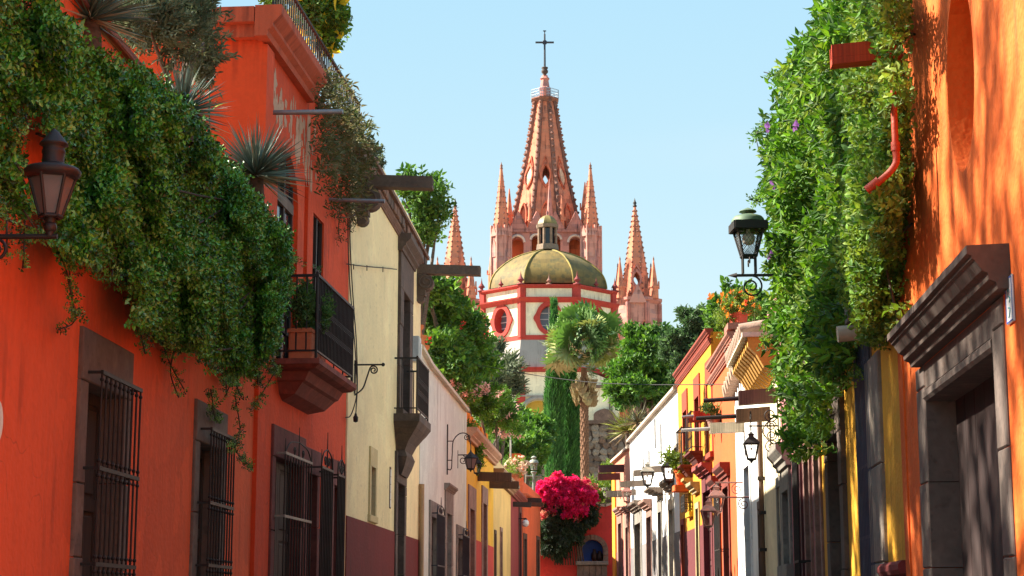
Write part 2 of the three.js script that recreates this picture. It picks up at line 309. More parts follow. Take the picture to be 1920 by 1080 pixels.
function finishHouse(H) {
  const { W, top, cfg, holes } = H, th = 0.4, vb = -0.4;
  const s = new THREE.Shape([new THREE.Vector2(0, vb), new THREE.Vector2(W, vb), new THREE.Vector2(W, cfg.topR !== undefined ? H.v(cfg.topR) : top), new THREE.Vector2(0, top)]);
  for (const o of holes) {
    const p = new THREE.Path(), m = o.grow ?? 0, a = o.u0 - m, b = o.u1 + m, c = Math.max(vb + 0.02, o.v0 - (o.v0 > 0.05 ? m : 0.3)), d = o.v1 + m;
    if (o.oval) p.absellipse((a + b) / 2, (c + d) / 2, (b - a) / 2, (d - c) / 2, 0, Math.PI * 2);
    else if (o.arch) { p.moveTo(a, c); p.lineTo(b, c); p.lineTo(b, d - o.arch); p.absellipse((a + b) / 2, d - o.arch, (b - a) / 2, o.arch, 0, Math.PI, false); p.lineTo(a, c); }
    else { p.moveTo(a, c); p.lineTo(b, c); p.lineTo(b, d); p.lineTo(a, d); p.closePath(); }
    s.holes.push(p);
  }
  const g = prep(new THREE.ExtrudeGeometry(s, { depth: th, bevelEnabled: false, curveSegments: 24 }).translate(0, 0, -th), true);
  const tr = cfg.topR !== undefined ? H.v(cfg.topR) : top, dp = H.depth;
  part('wall', [g, box(0.004, 0.35, vb, top - 0.004, -dp, -th), box(W - 0.35, W - 0.004, vb, tr - 0.004, -dp, -th), box(0.004, W - 0.004, vb, Math.min(top, tr) - 0.006, -dp - 0.3, -dp), ...(H.wallExtra ?? [])], cfg.wall, H.t);
  part('roof', [box(0.36, W - 0.36, Math.min(top, tr) - (cfg.roofDrop ?? 0.5) - 0.2, Math.min(top, tr) - (cfg.roofDrop ?? 0.5), -dp, -th)], C.roofFlat, H.t);
}
// dado: painted plinth coat a centimetre thick between the openings
function dado(H, v, m, name = 'dado', thick = 0.014, vR = v) {
  const cuts = H.holes.filter((o) => o.v0 < v && !o.oval).map((o) => [o.u0 - (o.fw ?? 0), o.u1 + (o.fw ?? 0)]).sort((a, b) => a[0] - b[0]);
  let u = 0.003;
  for (const [a, b] of [...cuts, [H.W - 0.003, H.W]]) {
    if (a > u + 0.02) { const s = new THREE.Shape([[u, -0.35], [a, -0.35], [a, v + (vR - v) * (a / H.W)], [u, v + (vR - v) * (u / H.W)]].map((q) => new THREE.Vector2(...q))); part(name, prep(new THREE.ExtrudeGeometry(s, { depth: thick, bevelEnabled: false }), true), m, H.t); }
    u = Math.max(u, b);
  }
}
const STEP = (h, z) => [[-0.05, 0], [z * 0.35, 0], [z * 0.4, h * 0.18], [z * 0.62, h * 0.3], [z * 0.62, h * 0.42], [z * 0.8, h * 0.55], [z * 0.97, h * 0.68], [z, h * 0.72], [z, h], [-0.05, h]];
// opening with frame, filling, grille, hood. The frame's pieces, the leaf and each bar are sub-parts.
function opening(H, o, c = {}) {
  const fw = c.fw ?? 0.16, fl = c.fl ?? fw, proud = c.proud ?? 0.03, rec = (c.recess ?? 0.2) * 0.42, fm = c.fmat ?? C.stone, R = rng(Math.round(o.u0 * 977 + o.v1 * 313 + 5));
  o.grow = c.noFrame ? 0 : fw * 0.5; o.fw = c.noFrame ? 0 : fw; H.holes.push(o);
  const t = sub(c.name ?? 'window', H.t), back = -rec - 0.06;
  const jv0 = o.v0 > 0.1 ? o.v0 : -0.3;
  if (!c.noFrame) {
    if (c.blocks) {
      for (const [a, b] of [[o.u0 - fw, o.u0], [o.u1, o.u1 + fw]]) { let v = jv0; while (v < o.v1 - 0.05) { let h = Math.min(c.blocks * (0.8 + 0.4 * R()), o.v1 - v); if (o.v1 - v - h < 0.15) h = o.v1 - v; part('stone_block', cbox(a, b, v + 0.004, v + h - 0.004, back, proud + (R() - 0.5) * 0.012, 0.007), fm, t); v += h; } }
      part('lintel', cbox(o.u0 - fw, o.u1 + fw, o.v1, o.v1 + fl, back, proud + 0.004, 0.008), fm, t);
    } else {
      const g = [box(o.u0 - fw, o.u0, jv0, o.v1, back, proud), box(o.u1, o.u1 + fw, jv0, o.v1, back, proud), box(o.u0 - fw, o.u1 + fw, o.v1, o.v1 + fl, back, proud + 0.004)];
      part('frame', g, fm, t);
    }
    if (o.v0 > 0.1) part('sill', cbox(o.u0 - fw - 0.05, o.u1 + fw + 0.05, o.v0 - (c.sillH ?? 0.12), o.v0, back, proud + (c.sillZ ?? 0.07)), c.sillMat ?? fm, t);
  }
  const f = c.fill ?? 'shutter', m = c.leaf ?? C.woodDark, a = o.u0 - 0.01, b = o.u1 + 0.01, lo = o.v0 > 0.1 ? o.v0 : -0.2, hi = o.v1 + 0.01;
  if (f === 'shutter' || f === 'door') {
    const n = c.leaves ?? 2, w = (b - a) / n;
    for (let i = 0; i < n; i++) {
      const x0 = a + i * w + 0.004, x1 = a + (i + 1) * w - 0.004, st = Math.min(0.09, w * 0.2), g = [box(x0, x1, lo, hi, -rec - 0.05, -rec - 0.02), box(x0, x0 + st, lo, hi, -rec - 0.02, -rec), box(x1 - st, x1, lo, hi, -rec - 0.02, -rec)];
      const np = Math.max(2, Math.round((hi - lo) / 0.75));
      for (let k = 0; k <= np; k++) { const y = lo + ((hi - lo - st) * k) / np; g.push(box(x0 + st, x1 - st, y, y + st, -rec - 0.02, -rec - 0.001)); }
      for (let k = 0; k < np; k++) { const y0 = lo + ((hi - lo - st) * k) / np + st + 0.03, y1 = lo + ((hi - lo - st) * (k + 1)) / np - 0.03; if (x1 - x0 - 2 * st > 0.09) g.push(cbox(x0 + st + 0.03, x1 - st - 0.03, y0, y1, -rec - 0.03, -rec - 0.006, 0.012)); }
      part('leaf', g, m, t);
    }
  } else if (f === 'glass') {
    part('pane', box(a, b, lo, hi, -rec - 0.03, -rec - 0.025), C.glassDark, t);
    const g = [], n = c.leaves ?? 2, np = Math.max(2, Math.round((hi - lo) / 0.55));
    for (let i = 0; i <= n; i++) { const x = a + ((b - a) * i) / n; g.push(box(x - 0.03, x + 0.03, lo, hi, -rec - 0.022, -rec + 0.02)); }
    for (let i = 0; i <= np; i++) { const y = lo + ((hi - lo) * i) / np; g.push(box(a, b, y - 0.02, y + 0.02, -rec - 0.02, -rec + 0.012)); }
    part('sash', g, m, t);
  }
  if (c.grille) {
    const q = c.grille, z = q.z ?? 0.12, ext = q.ext ?? 0, r = q.r ?? 0.009, u0 = o.u0 - ext, u1 = o.u1 + ext, v0 = q.v0 ?? lo, v1 = q.v1 ?? o.v1 + 0.08, n = q.n ?? Math.round((u1 - u0) / 0.12), gm = q.mat ?? C.iron;
    const ks = [...Array(n + 1).keys()].map((i) => u0 + ((u1 - u0) * i) / n);
    if (q.single) part('grille', ks.map((u) => rod(V(u, v0, z), V(u, v1, z), r, r, 5)), gm, t);
    else for (const u of ks) bar('bar', V(u, v0, z), V(u, v1, z), r, gm, t, 6);
    const rails = q.rails ?? [v0 + 0.12, (v0 + v1) / 2, v1 - 0.02];
    const zw = -0.02;
    for (const v of rails) {
      const rg = []; rg.push(box(u0 - 0.012, u1 + 0.012, v - 0.014, v + 0.014, z - 0.007, z + 0.012), box(u0 - 0.012, u0 + 0.006, v - 0.01, v + 0.01, zw, z), box(u1 - 0.006, u1 + 0.012, v - 0.01, v + 0.01, zw, z));
      if (q.collars) for (const u of ks) for (const dy of v > v1 - 0.06 ? [-0.05] : [-0.05, 0.05]) rg.push(prep(new THREE.SphereGeometry(r * 2, 6, 4).translate(u, v + dy, z)));
      part('rail', rg, q.railMat ?? gm, t);
    }
    if (q.crest) {
      const cx = (u0 + u1) / 2, h = q.crest, cg = [rod(V(cx, v1, z), V(cx, v1 + h, z), r * 1.2, r * 0.4), tube([V(u0, v1, z), V(u0 + (cx - u0) * 0.3, v1 + h * 0.35, z), V(cx - 0.03, v1 + h * 0.5, z)], r), tube([V(u1, v1, z), V(u1 - (u1 - cx) * 0.3, v1 + h * 0.35, z), V(cx + 0.03, v1 + h * 0.5, z)], r), tube(spiral(cx - (u1 - u0) * 0.16, v1 + h * 0.16, 0.02, h * 0.15, 0, 1.5, 14, z), r * 0.8), tube(spiral(cx + (u1 - u0) * 0.16, v1 + h * 0.16, 0.02, h * 0.15, Math.PI, -1.5, 14, z), r * 0.8)];
      for (const u of [u0, u1]) cg.push(rod(V(u, v1, z), V(u, v1 + h * 0.45, z), r, r * 0.3));
      part('crest', cg, gm, t);
    }
  }
  if (c.hood) { const h = c.hood; part('hood', mould(STEP(h.h, h.z).map(([z, y]) => [z, y + o.v1 + (h.gap ?? fl)]), o.u0 - fw - (h.ext ?? 0.1), o.u1 + fw + (h.ext ?? 0.1)), h.mat ?? fm, t); if (h.frieze) part('frieze', box(o.u0 - fw, o.u1 + fw, o.v1 + fl, o.v1 + h.gap, back, proud - 0.006), h.friezeMat ?? fm, t); }
  return t;
}
// balcony: moulded slab, top rail, bottom rail, corner posts, each baluster its own part
function balcony(H, u0, u1, v, z, c = {}) {
  const t = sub('balcony', H.t), prof = (c.prof ?? [[0, -0.42], [0.35, -0.36], [0.55, -0.24], [0.62, -0.22], [0.72, -0.12], [0.9, -0.1], [1, -0.06], [1, 0]]).map(([a, b]) => [a * z, b * (c.slabH ?? 1) + v]);
  // slab layers step in at the sides as well as at the front
  const g = []; for (let i = 0; i < prof.length - 1; i++) { const [za, va] = prof[i], [zb, vb] = prof[i + 1]; if (vb - va < 0.004) continue; const sa = (z - za) * (c.sideStep ?? 0.7), sb = (z - zb) * (c.sideStep ?? 0.7), k = new THREE.BoxGeometry(1, 1, 1), p = k.attributes.position; for (let j = 0; j < p.count; j++) { const up = p.getY(j) > 0, sd = up ? sb : sa; p.setXYZ(j, p.getX(j) < 0 ? u0 + sd : u1 - sd, up ? vb - (i < prof.length - 2 ? 0.003 : 0) : va, p.getZ(j) < 0 ? -0.1 : up ? zb : za); } g.push(prep(k, true)); }
  part('slab', g, c.mat ?? C.stone, t);
  const rh = c.railH ?? 0.95, a = u0 + 0.05, b = u1 - 0.05, zf = z - 0.05, m = c.iron ?? C.iron, r = c.r ?? 0.009, n = c.n ?? Math.round((b - a) / 0.11), ns = c.ns ?? Math.max(2, Math.round(zf / 0.12));
  part('rail', [box(a - 0.015, b + 0.015, v + rh - 0.03, v + rh, zf - 0.02, zf + 0.02), box(a - 0.015, a + 0.015, v + rh - 0.03, v + rh - 0.002, 0, zf - 0.02), box(b - 0.015, b + 0.015, v + rh - 0.03, v + rh - 0.002, 0, zf - 0.02), box(a, b, v + 0.08, v + 0.1, zf - 0.01, zf + 0.01), box(a - 0.01, a + 0.01, v + 0.08, v + 0.1, 0, zf), box(b - 0.01, b + 0.01, v + 0.08, v + 0.1, 0, zf)], m, t);
  for (const u of [a, b]) bar('post', V(u, v, zf), V(u, v + rh + 0.02, zf), r * 1.8, m, t);
  for (let i = 1; i < n; i++) { const u = a + ((b - a) * i) / n; bar('baluster', V(u, v + 0.09, zf), V(u, v + rh - 0.02, zf), r, m, t); }
  for (let i = 1; i < ns; i++) for (const u of [a, b]) bar('baluster', V(u, v + 0.09, (zf * i) / ns), V(u, v + rh - 0.02, (zf * i) / ns), r, m, t);
  if (c.fancy) { const cg = []; for (let i = 0; i < n; i += 1) { const u = a + ((b - a) * (i + 0.5)) / n; cg.push(tube(spiral(u, v + rh * 0.4, 0.01, ((b - a) / n) * 0.42, 0, 1.4, 10, zf), r * 0.7, 4, 14), tube(spiral(u, v + rh * 0.62, 0.01, ((b - a) / n) * 0.42, Math.PI, -1.4, 10, zf), r * 0.7, 4, 14)); } part('scrollwork', cg, m, t); }
  return t;
}
// rain spout out of a wall: a half-open trough (stone or wood) or a pipe
function spout(H, px, py, len, o = {}) {
  const [u, v] = H.uv(px, py), w = o.w ?? 0.16, h = o.h ?? 0.16, drop = o.drop ?? 0.03, g = [];
  if (o.pipe) g.push(rod(V(u, v, -0.05), V(u, v - drop, len), o.pipe, o.pipe, 10));
  else {
    const k = (x0, x1, y0, y1) => { const b = box(x0, x1, y0, y1, -0.12, len); const p = b.attributes.position; for (let i = 0; i < p.count; i++) { const t = sat(p.getZ(i) / len); p.setY(i, p.getY(i) - drop * t); } return prep(b, true); };
    g.push(k(u - w / 2, u + w / 2, v - h / 2, v - h / 6), k(u - w / 2, u - w / 4, v - h / 6 + 0.001, v + h / 2), k(u + w / 4, u + w / 2, v - h / 6 + 0.001, v + h / 2));
  }
  const m = part('rain_spout', g, o.mat ?? C.woodGrey, H.t);
  if (o.tip) part('spout_pipe', rod(V(u, v - drop * 0.8, len * 0.72), V(u, v - drop - 0.03, len + o.tip), 0.035, 0.03, 9), o.tipMat ?? C.zinc, m);
  if (o.label) m.userData.label = o.label;
  return m;
}
function cornice(H, u0, u1, v, h, z, m, name = 'cornice') { return part(name, mould(STEP(h, z).map(([a, b]) => [a, b + v]), u0, u1), m, H.t); }

// ---------------------------------------------------------------- ground, street, pavements
{
  const rows = [20, 6, -8, -14, -72, -86, -100, -400, -3600], pos = [], q = (x, z) => [x, groundY(-z) - 0.01, z];
  for (let i = 0; i < rows.length - 1; i++) { const a = rows[i], b = rows[i + 1], n = 24; for (let k = 0; k < n; k++) { const X = (t) => Math.sign(t) * Math.pow(Math.abs(t), 3) * 2600, x0 = X((k / n) * 2 - 1), x1 = X(((k + 1) / n) * 2 - 1); pos.push(...q(x0, a), ...q(x1, a), ...q(x1, b), ...q(x0, a), ...q(x1, b), ...q(x0, b)); } }
  const g = new THREE.BufferGeometry(); g.setAttribute('position', new THREE.Float32BufferAttribute(pos, 3)); g.computeVertexNormals();
  struct('ground', prep(g), mat([0.33, 0.27, 0.2], 'plaster'));
  const strip = (xa, xb, lift, h) => { const gs = []; for (let z = 4; z < 71; z += 2) { const y0 = groundY(z) + lift, y1 = groundY(z + 2) + lift, a = xa(z), b = xb(z), c = xa(z + 2), d = xb(z + 2), p = []; const f = (...v) => p.push(...v.flat()); f([a, y0, -z], [b, y0, -z], [d, y1, -z - 2], [a, y0, -z], [d, y1, -z - 2], [c, y1, -z - 2]); if (h) { f([b, y0, -z], [b, y0 - h, -z], [d, y1 - h, -z - 2], [b, y0, -z], [d, y1 - h, -z - 2], [d, y1, -z - 2]); f([a, y0, -z], [c, y1, -z - 2], [c, y1 - h, -z - 2], [a, y0, -z], [c, y1 - h, -z - 2], [a, y0 - h, -z]); } const k = new THREE.BufferGeometry(); k.setAttribute('position', new THREE.Float32BufferAttribute(p, 3)); k.computeVertexNormals(); gs.push(prep(k)); } return gs; };
  const xl = (z) => 0.0455 * z - 3.45, xr = (z) => 1.95 + 0.0758 * Math.min(z, 20) + 0.012 * Math.max(0, z - 20);
  struct('street', strip((z) => xl(z) + 0.8, (z) => xr(z) - 0.7, 0), mat([0.36, 0.31, 0.26], 'stone'));
  struct('pavement', strip((z) => xl(z) - 0.2, (z) => xl(z) + 0.9, 0.12, 0.2), C.stoneGrey);
  struct('pavement', strip((z) => xr(z) - 0.8, (z) => xr(z) + 0.3, 0.12, 0.2), C.stoneGrey);
}

// ---------------------------------------------------------------- left row
const RED1 = mat([0.8, 0.118, 0.026], 'weathered'), RED2 = mat([0.74, 0.072, 0.011], 'weathered');
const L1 = house('house', 'low orange-red house with two caged windows under the creeper on the left', { side: 'left', a: [145, 1000, 12], b: [470, 1000, 18.1], near: 6, top: 4.05, wall: RED1, depth: 9, roofDrop: 0.3 });
{
  const H = L1;
  const w = (xl, xr, yt, gt, n, rails) => { const o = H.op(xl, xr, yt, { v0: 0.75 }); const gv = (y) => H.uv((xl + xr) / 2, y, 0.13)[1]; opening(H, o, { fw: 0.19, fl: 0.36, blocks: 0.62, fmat: C.stone, recess: 0.34, leaf: mat([0.07, 0.05, 0.038], 'wood'), grille: { z: 0.13, ext: 0.05, n, r: 0.008, v1: o.v1 + gt, v0: 0.8, rails, collars: true } }); return o; };
  const o1 = H.op(160, 229, 716);
  const r1 = [0.9, H.uv(215, 1061, 0.13)[1], H.uv(215, 886, 0.13)[1], H.uv(180, 692, 0.13)[1]];
  w(160, 229, 716, r1[3] - o1.v1, 9, r1);
  const o2 = H.op(371, 412, 828), r2 = [0.9, H.uv(410, 1062, 0.13)[1], H.uv(410, 947, 0.13)[1], H.uv(380, 796, 0.13)[1]];
  w(371, 412, 828, r2[3] - o2.v1, 9, r2);
  finishHouse(H);
  part('coping', [cbox(0, H.W - 0.01, H.top, H.top + 0.07, -0.46, 0.06, 0.012)], mat([0.3, 0.1, 0.06], 'stone'), H.t);
  // oval house-number tile at the left edge of the view
  const [u, v] = H.uv(-9, 790), e = new THREE.Shape(); e.absellipse(0, 0, 0.085, 0.12, 0, Math.PI * 2);
  const p = thing('number_tile', 'white oval tile on the orange-red wall at the left edge', 'tile', H.world(u, v, 0.002).toArray(), H.turn);
  part('plate', prep(new THREE.ExtrudeGeometry(e, { depth: 0.012, bevelEnabled: true, bevelSize: 0.004, bevelThickness: 0.004 }), false), mat([0.78, 0.76, 0.7], 'tile', { std: { roughness: 0.3 } }), p);
}
const L2 = house('house', 'tall red house with peeling paint, iron balcony and roof railing', { side: 'left', a: [469, 1000, 18.1], b: [645, 1000, 23.4], top: 6.3, wall: RED2, depth: 9, roofDrop: 0.1 });
{
  const H = L2, frame = mat([0.2, 0.06, 0.05], 'stone');
  // pale lime showing where the red has flaked off below the cornice: thin raised flakes of old render
  { const R = rng(88), g = []; const [ua, va] = H.uv(502, 105), [ub] = H.uv(600, 200), [, vb] = H.uv(545, 270);
    for (let i = 0; i < 70; i++) { const t = R(), u = ua + (ub - ua) * t + (R() - 0.5) * 0.3, v = va - 0.15 - (va - vb) * R() * (0.4 + 0.7 * t), w = 0.03 + 0.1 * R() * R(), h = w * (2 + 6 * R()), n = 14, s = new THREE.Shape(); for (let k = 0; k < n; k++) { const a = (k / n) * 6.283, rr = 0.55 + 0.6 * R(); s[k ? 'lineTo' : 'moveTo'](u + Math.cos(a) * w * rr, v + Math.sin(a) * h * 0.5 * rr); } g.push(prep(new THREE.ExtrudeGeometry(s, { depth: 0.003 + 0.0004 * (i % 8), bevelEnabled: false }), true)); }
    part('bare_render', g, mat([0.6, 0.36, 0.24], 'weathered'), H.t); }
  const corner = 0.34;
  H.wallExtra = [box(0, corner, -0.3, H.v(5.95), 0, 0.05)];
  // arched upper window in an arched recess, then two tall balcony doors
  const ar = H.op(519, 562, 262, { yb: 690 }); ar.arch = (ar.u1 - ar.u0) * 0.5; ar.grow = 0; H.holes.push(ar);
  { const t = sub('window', H.t), a = ar.u0 - 0.01, b = ar.u1 + 0.01, top = ar.v1 + 0.01; part('reveal', box(a, a + (b - a) * 0.2, ar.v0, top, -0.36, -0.03), RED2, t); const x0 = a + (b - a) * 0.2, x1 = b - (b - a) * 0.06; part('pane', box(x0, x1, ar.v0, top, -0.08, -0.075), C.glassDark, t); part('reveal', box(x1, b, ar.v0, top, -0.36, -0.05), RED2, t); part('backing', box(a, b, top - 0.5, top, -0.39, -0.09), RED2, t); const g = []; for (let i = 0; i <= 2; i++) { const x = x0 + ((x1 - x0) * i) / 2; g.push(box(x - 0.035, x + 0.035, ar.v0, top, -0.074, -0.05)); } for (let i = 0; i <= 4; i++) { const y = ar.v0 + ((top - 0.5 - ar.v0) * i) / 4; g.push(box(x0, x1, y - 0.03, y + 0.03, -0.073, -0.054)); } part('sash', g, C.woodDark, t); part('head', box(x0, x1, top - 0.62, top - 0.5, -0.074, -0.04), C.woodGrey, t); }
  const rc = H.op(572, 579, 335, { yb: 690 }); rc.grow = 0; H.holes.push(rc); part('niche_back', box(rc.u0 - 0.02, rc.u1 + 0.02, rc.v0, rc.v1 + 0.02, -0.3, -0.1), RED2, H.t);
  opening(H, H.op(588, 608, 398, { yb: 690 }), { name: 'door', noFrame: true, recess: 0.1, fill: 'glass', leaf: C.woodDark });
  // three barred street windows
  opening(H, H.op(514, 563, 856, { v0: 0.35 }), { fw: 0.17, fl: 0.34, blocks: 0.9, fmat: frame, recess: 0.25, grille: { z: 0.13, ext: 0.03, n: 10, r: 0.008, v1: H.uv(540, 850, 0.13)[1], v0: 0.4, rails: [0.5, H.uv(540, 969, 0.13)[1], H.uv(540, 851, 0.13)[1]], railMat: C.ironPale, crest: 0.34, mat: C.iron } });
  opening(H, H.op(573, 592, 886, { v0: 0.2 }), { fw: 0.16, fl: 0.3, blocks: 0.9, fmat: frame, recess: 0.25, grille: { z: 0.2, ext: 0.05, n: 7, r: 0.009, crest: 0.42 } });
  opening(H, H.op(623, 639, 909, { v0: 0 }), { name: 'door', fw: 0.16, fl: 0.32, fmat: frame, recess: 0.22 });
  opening(H, H.op(605, 616, 900, { v0: 0.2 }), { fw: 0.1, fl: 0.16, fmat: frame, recess: 0.2, grille: { z: 0.2, ext: 0.05, n: 5, r: 0.009, crest: 0.36 } });
  finishHouse(H);
  // cornice, returned along the end wall, stopping short of the far end
  const uC = H.uv(606, 205, 0.2)[0], vC = H.v(5.98);
  part('cornice', [mould(STEP(0.34, 0.24).map(([a, b]) => [a, b + vC]), -0.2, uC), box(-0.2, 0, vC + 0.16, vC + 0.33, -0.6, -0.06), box(-0.1, -0.004, vC + 0.02, vC + 0.158, -0.6, -0.06)], mat([0.55, 0.1, 0.04], 'weathered'), H.t);
  { const r = sub('roof_railing', H.t), v = vC + 0.34, h = 0.46; part('rail', [box(-0.1, H.W - 0.05, v + h, v + h + 0.03, 0.1, 0.14), box(-0.1, H.W - 0.05, v + 0.05, v + 0.07, 0.11, 0.13)], C.iron, r); for (let u = -0.1; u < H.W; u += 0.115) bar('bar', V(u, v - 0.01, 0.12), V(u, v + h, 0.12), 0.009, C.iron, r); }
  part('pilaster', box(0.36, 0.44, H.v(0.2), H.v(5.9), -0.05, 0.02), RED2, H.t);
  const [b0, bv] = H.uv(514, 672), b1 = H.uv(668, 738, 0.5)[0];
  const bl = balcony(H, b0, b1, bv, 0.5, { mat: mat([0.3, 0.075, 0.05], 'stone'), n: 26, railH: 0.94, slabH: 0.98, fancy: true, sideStep: 0.9 });
  spout(H, 507, 211, 0.8, { pipe: 0.028, mat: C.zinc, drop: 0.01 });
  spout(H, 617, 374, 0.72, { pipe: 0.026, mat: C.zinc, drop: 0.04 });
  // planter boxes with a leafy plant behind the railing
  const mid = H.uv(560, 650, 0.25)[0];
  [[b0 + 0.16, 0.34], [b0 + 0.42, 0.3], [b0 + 0.72, 0.3]].forEach(([u, w], i) => {
    const o = thing('planter_box', ['nearest terracotta planter on the iron balcony of the red house', 'middle terracotta planter on the iron balcony of the red house', 'farthest terracotta planter on the iron balcony of the red house'][i], 'planter', H.world(u, bv + 0.002, 0.27).toArray(), H.turn, 'planters on the balcony');
    part('box', [cbox(-0.11, 0.11, 0, w, -0.13, 0.13, 0.012), box(-0.125, 0.125, w - 0.05, w - 0.012, -0.14, 0.14)], C.terracotta, o); part('soil', box(-0.09, 0.09, w - 0.01, w + 0.006, -0.11, 0.11), C.soil, o);
    const R = rng(400 + i), l = crownList([[V(0, w + 0.2, 0.03), 0.2, 0.3, 0.18, 130]], R, GREEN.deep, 0.5); scatter('foliage', SPRIG.vine, leafMat, l, o);
  });
}
const L3 = house('house', 'two-storey cream house with maroon base and brown bracketed cornice', { side: 'left', a: [648, 1000, 23.4], b: [785, 1000, 32], top: 6.72, wall: mat([0.94, 0.78, 0.42], 'plaster'), depth: 9, roofDrop: 0.3 });
{
  const H = L3, br = mat([0.2, 0.11, 0.075], 'stone');
  opening(H, H.op(752, 765, 545, { yb: 774 }), { name: 'door', fw: 0.42, fl: 0.6, blocks: 0.85, proud: 0.05, fmat: C.stoneDark, recess: 0.2, leaf: C.woodDark, hood: { h: 0.28, z: 0.22, gap: 0.6, mat: C.stoneDark, ext: 0.08 } });
  opening(H, H.op(743, 755, 905, { v0: 0 }), { name: 'door', fw: 0.24, fl: 0.5, blocks: 0.8, proud: 0.04, fmat: C.stoneDark, recess: 0.25, leaf: C.woodDark });
  opening(H, H.op(694, 702, 874, { yb: 966 }), { fw: 0.14, fl: 0.28, fmat: mat([0.66, 0.52, 0.26], 'plaster'), proud: 0.025, recess: 0.12, sillH: 0.1, sillZ: 0.02, leaf: C.woodDark, leaves: 1 });
  finishHouse(H);
  dado(H, H.uv(650, 967)[1], mat([0.16, 0.009, 0.007], 'weathered'));
  // cornice: moulding below, a row of dark stone blocks, a slab on top
  const v = H.v(6.06), u1 = H.W + 0.04;
  part('cornice', [mould(STEP(0.13, 0.07).map(([a, b]) => [a, b + v]), 0.05, u1), box(0.05, u1 + 0.04, v + 0.29, v + 0.35, -0.1, 0.15)], br, H.t);
  const R = rng(31); for (let u = 0.08; u < u1 - 0.1; u += 0.34) part('cornice_block', cbox(u, u + 0.3, v + 0.133, v + 0.284 + 0.004 * R(), -0.05, 0.09 + 0.03 * R(), 0.012), R() < 0.4 ? C.stoneDark : br, H.t);
  // carved volutes carrying two long stone spouts
  for (const [px, py, len, r] of [[672, 340, 1.05, 0.17], [783, 505, 1.15, 0.14]]) {
    const [u, vv] = H.uv(px, py), g = [];
    g.push(rod(V(u - 0.12, vv - 0.26, 0.16), V(u + 0.12, vv - 0.26, 0.16), r, r, 18), rod(V(u - 0.1, vv - 0.55, 0.06), V(u + 0.1, vv - 0.55, 0.06), r * 0.55, r * 0.55, 14), box(u - 0.11, u + 0.11, vv - 0.5, vv - 0.1, -0.05, 0.16));
    for (const s of [-1, 1]) g.push(tube(spiral(0, 0, r * 0.95, r * 0.2, 1.57, 1.6, 20).map((p) => V(u + s * 0.122, vv - 0.26 + p.y, 0.16 + p.x)), 0.018, 5));
    part('volute', g, C.stoneDark, H.t);
    spout(H, px, py, len, { w: 0.2, h: 0.17, mat: mat([0.17, 0.12, 0.09], 'stone'), drop: 0.05 });
  }
  const bu0 = H.uv(738, 775)[0], bv = H.uv(738, 775)[1], bu1 = H.uv(808, 780, 0.42)[0];
  balcony(H, bu0, bu1, bv, 0.42, { mat: C.stoneDark, n: 12, railH: 0.92, fancy: true, slabH: 1.0, prof: [[0.2, -0.95], [0.35, -0.8], [0.45, -0.66], [0.35, -0.56], [0.5, -0.42], [0.7, -0.3], [0.85, -0.22], [1, -0.12], [1, 0]], sideStep: 1.3 });
  part('downpipe', [rod(V(H.W - 0.12, -0.2, 0.06), V(H.W - 0.12, H.v(2.2), 0.06), 0.05, 0.05, 8)], mat([0.4, 0.25, 0.13], 'weathered'), H.t);
  const [su, sv] = H.uv(731, 915), s = thing('number_strip', 'narrow white tile strip beside the street door of the cream house', 'house sign', H.world(su, sv, 0.002).toArray(), H.turn);
  for (let i = 0; i < 5; i++) part('tile', cbox(-0.06, 0.06, -0.3 + i * 0.12, -0.19 + i * 0.12, 0, 0.016, 0.004), mat([0.74, 0.72, 0.68], 'tile', { std: { roughness: 0.35 } }), s);
  part('backing', box(-0.075, 0.075, -0.32, 0.33, -0.001, 0.008), C.woodBrown, s);
  { const [mu, mv] = H.uv(781, 655, 0.1), m = thing('meter_box', 'white electric box on the corner of the cream house by the terrace', 'electric box', H.world(mu, mv, 0.01).toArray(), H.turn); part('case', cbox(-0.13, 0.13, -0.22, 0.22, 0, 0.16, 0.02), mat([0.62, 0.62, 0.58], 'plaster'), m); part('cover', cbox(-0.1, 0.1, -0.18, 0.1, 0.16, 0.175, 0.005), mat([0.68, 0.68, 0.64], 'plaster'), m); }
}
const L4 = house('house', 'low white house with three stone-framed openings and curved coping', { side: 'left', a: [786, 1000, 32.1], b: [874, 1000, 41.6], top: 4.55, wall: mat([0.68, 0.74, 0.66], 'weathered'), depth: 8 });
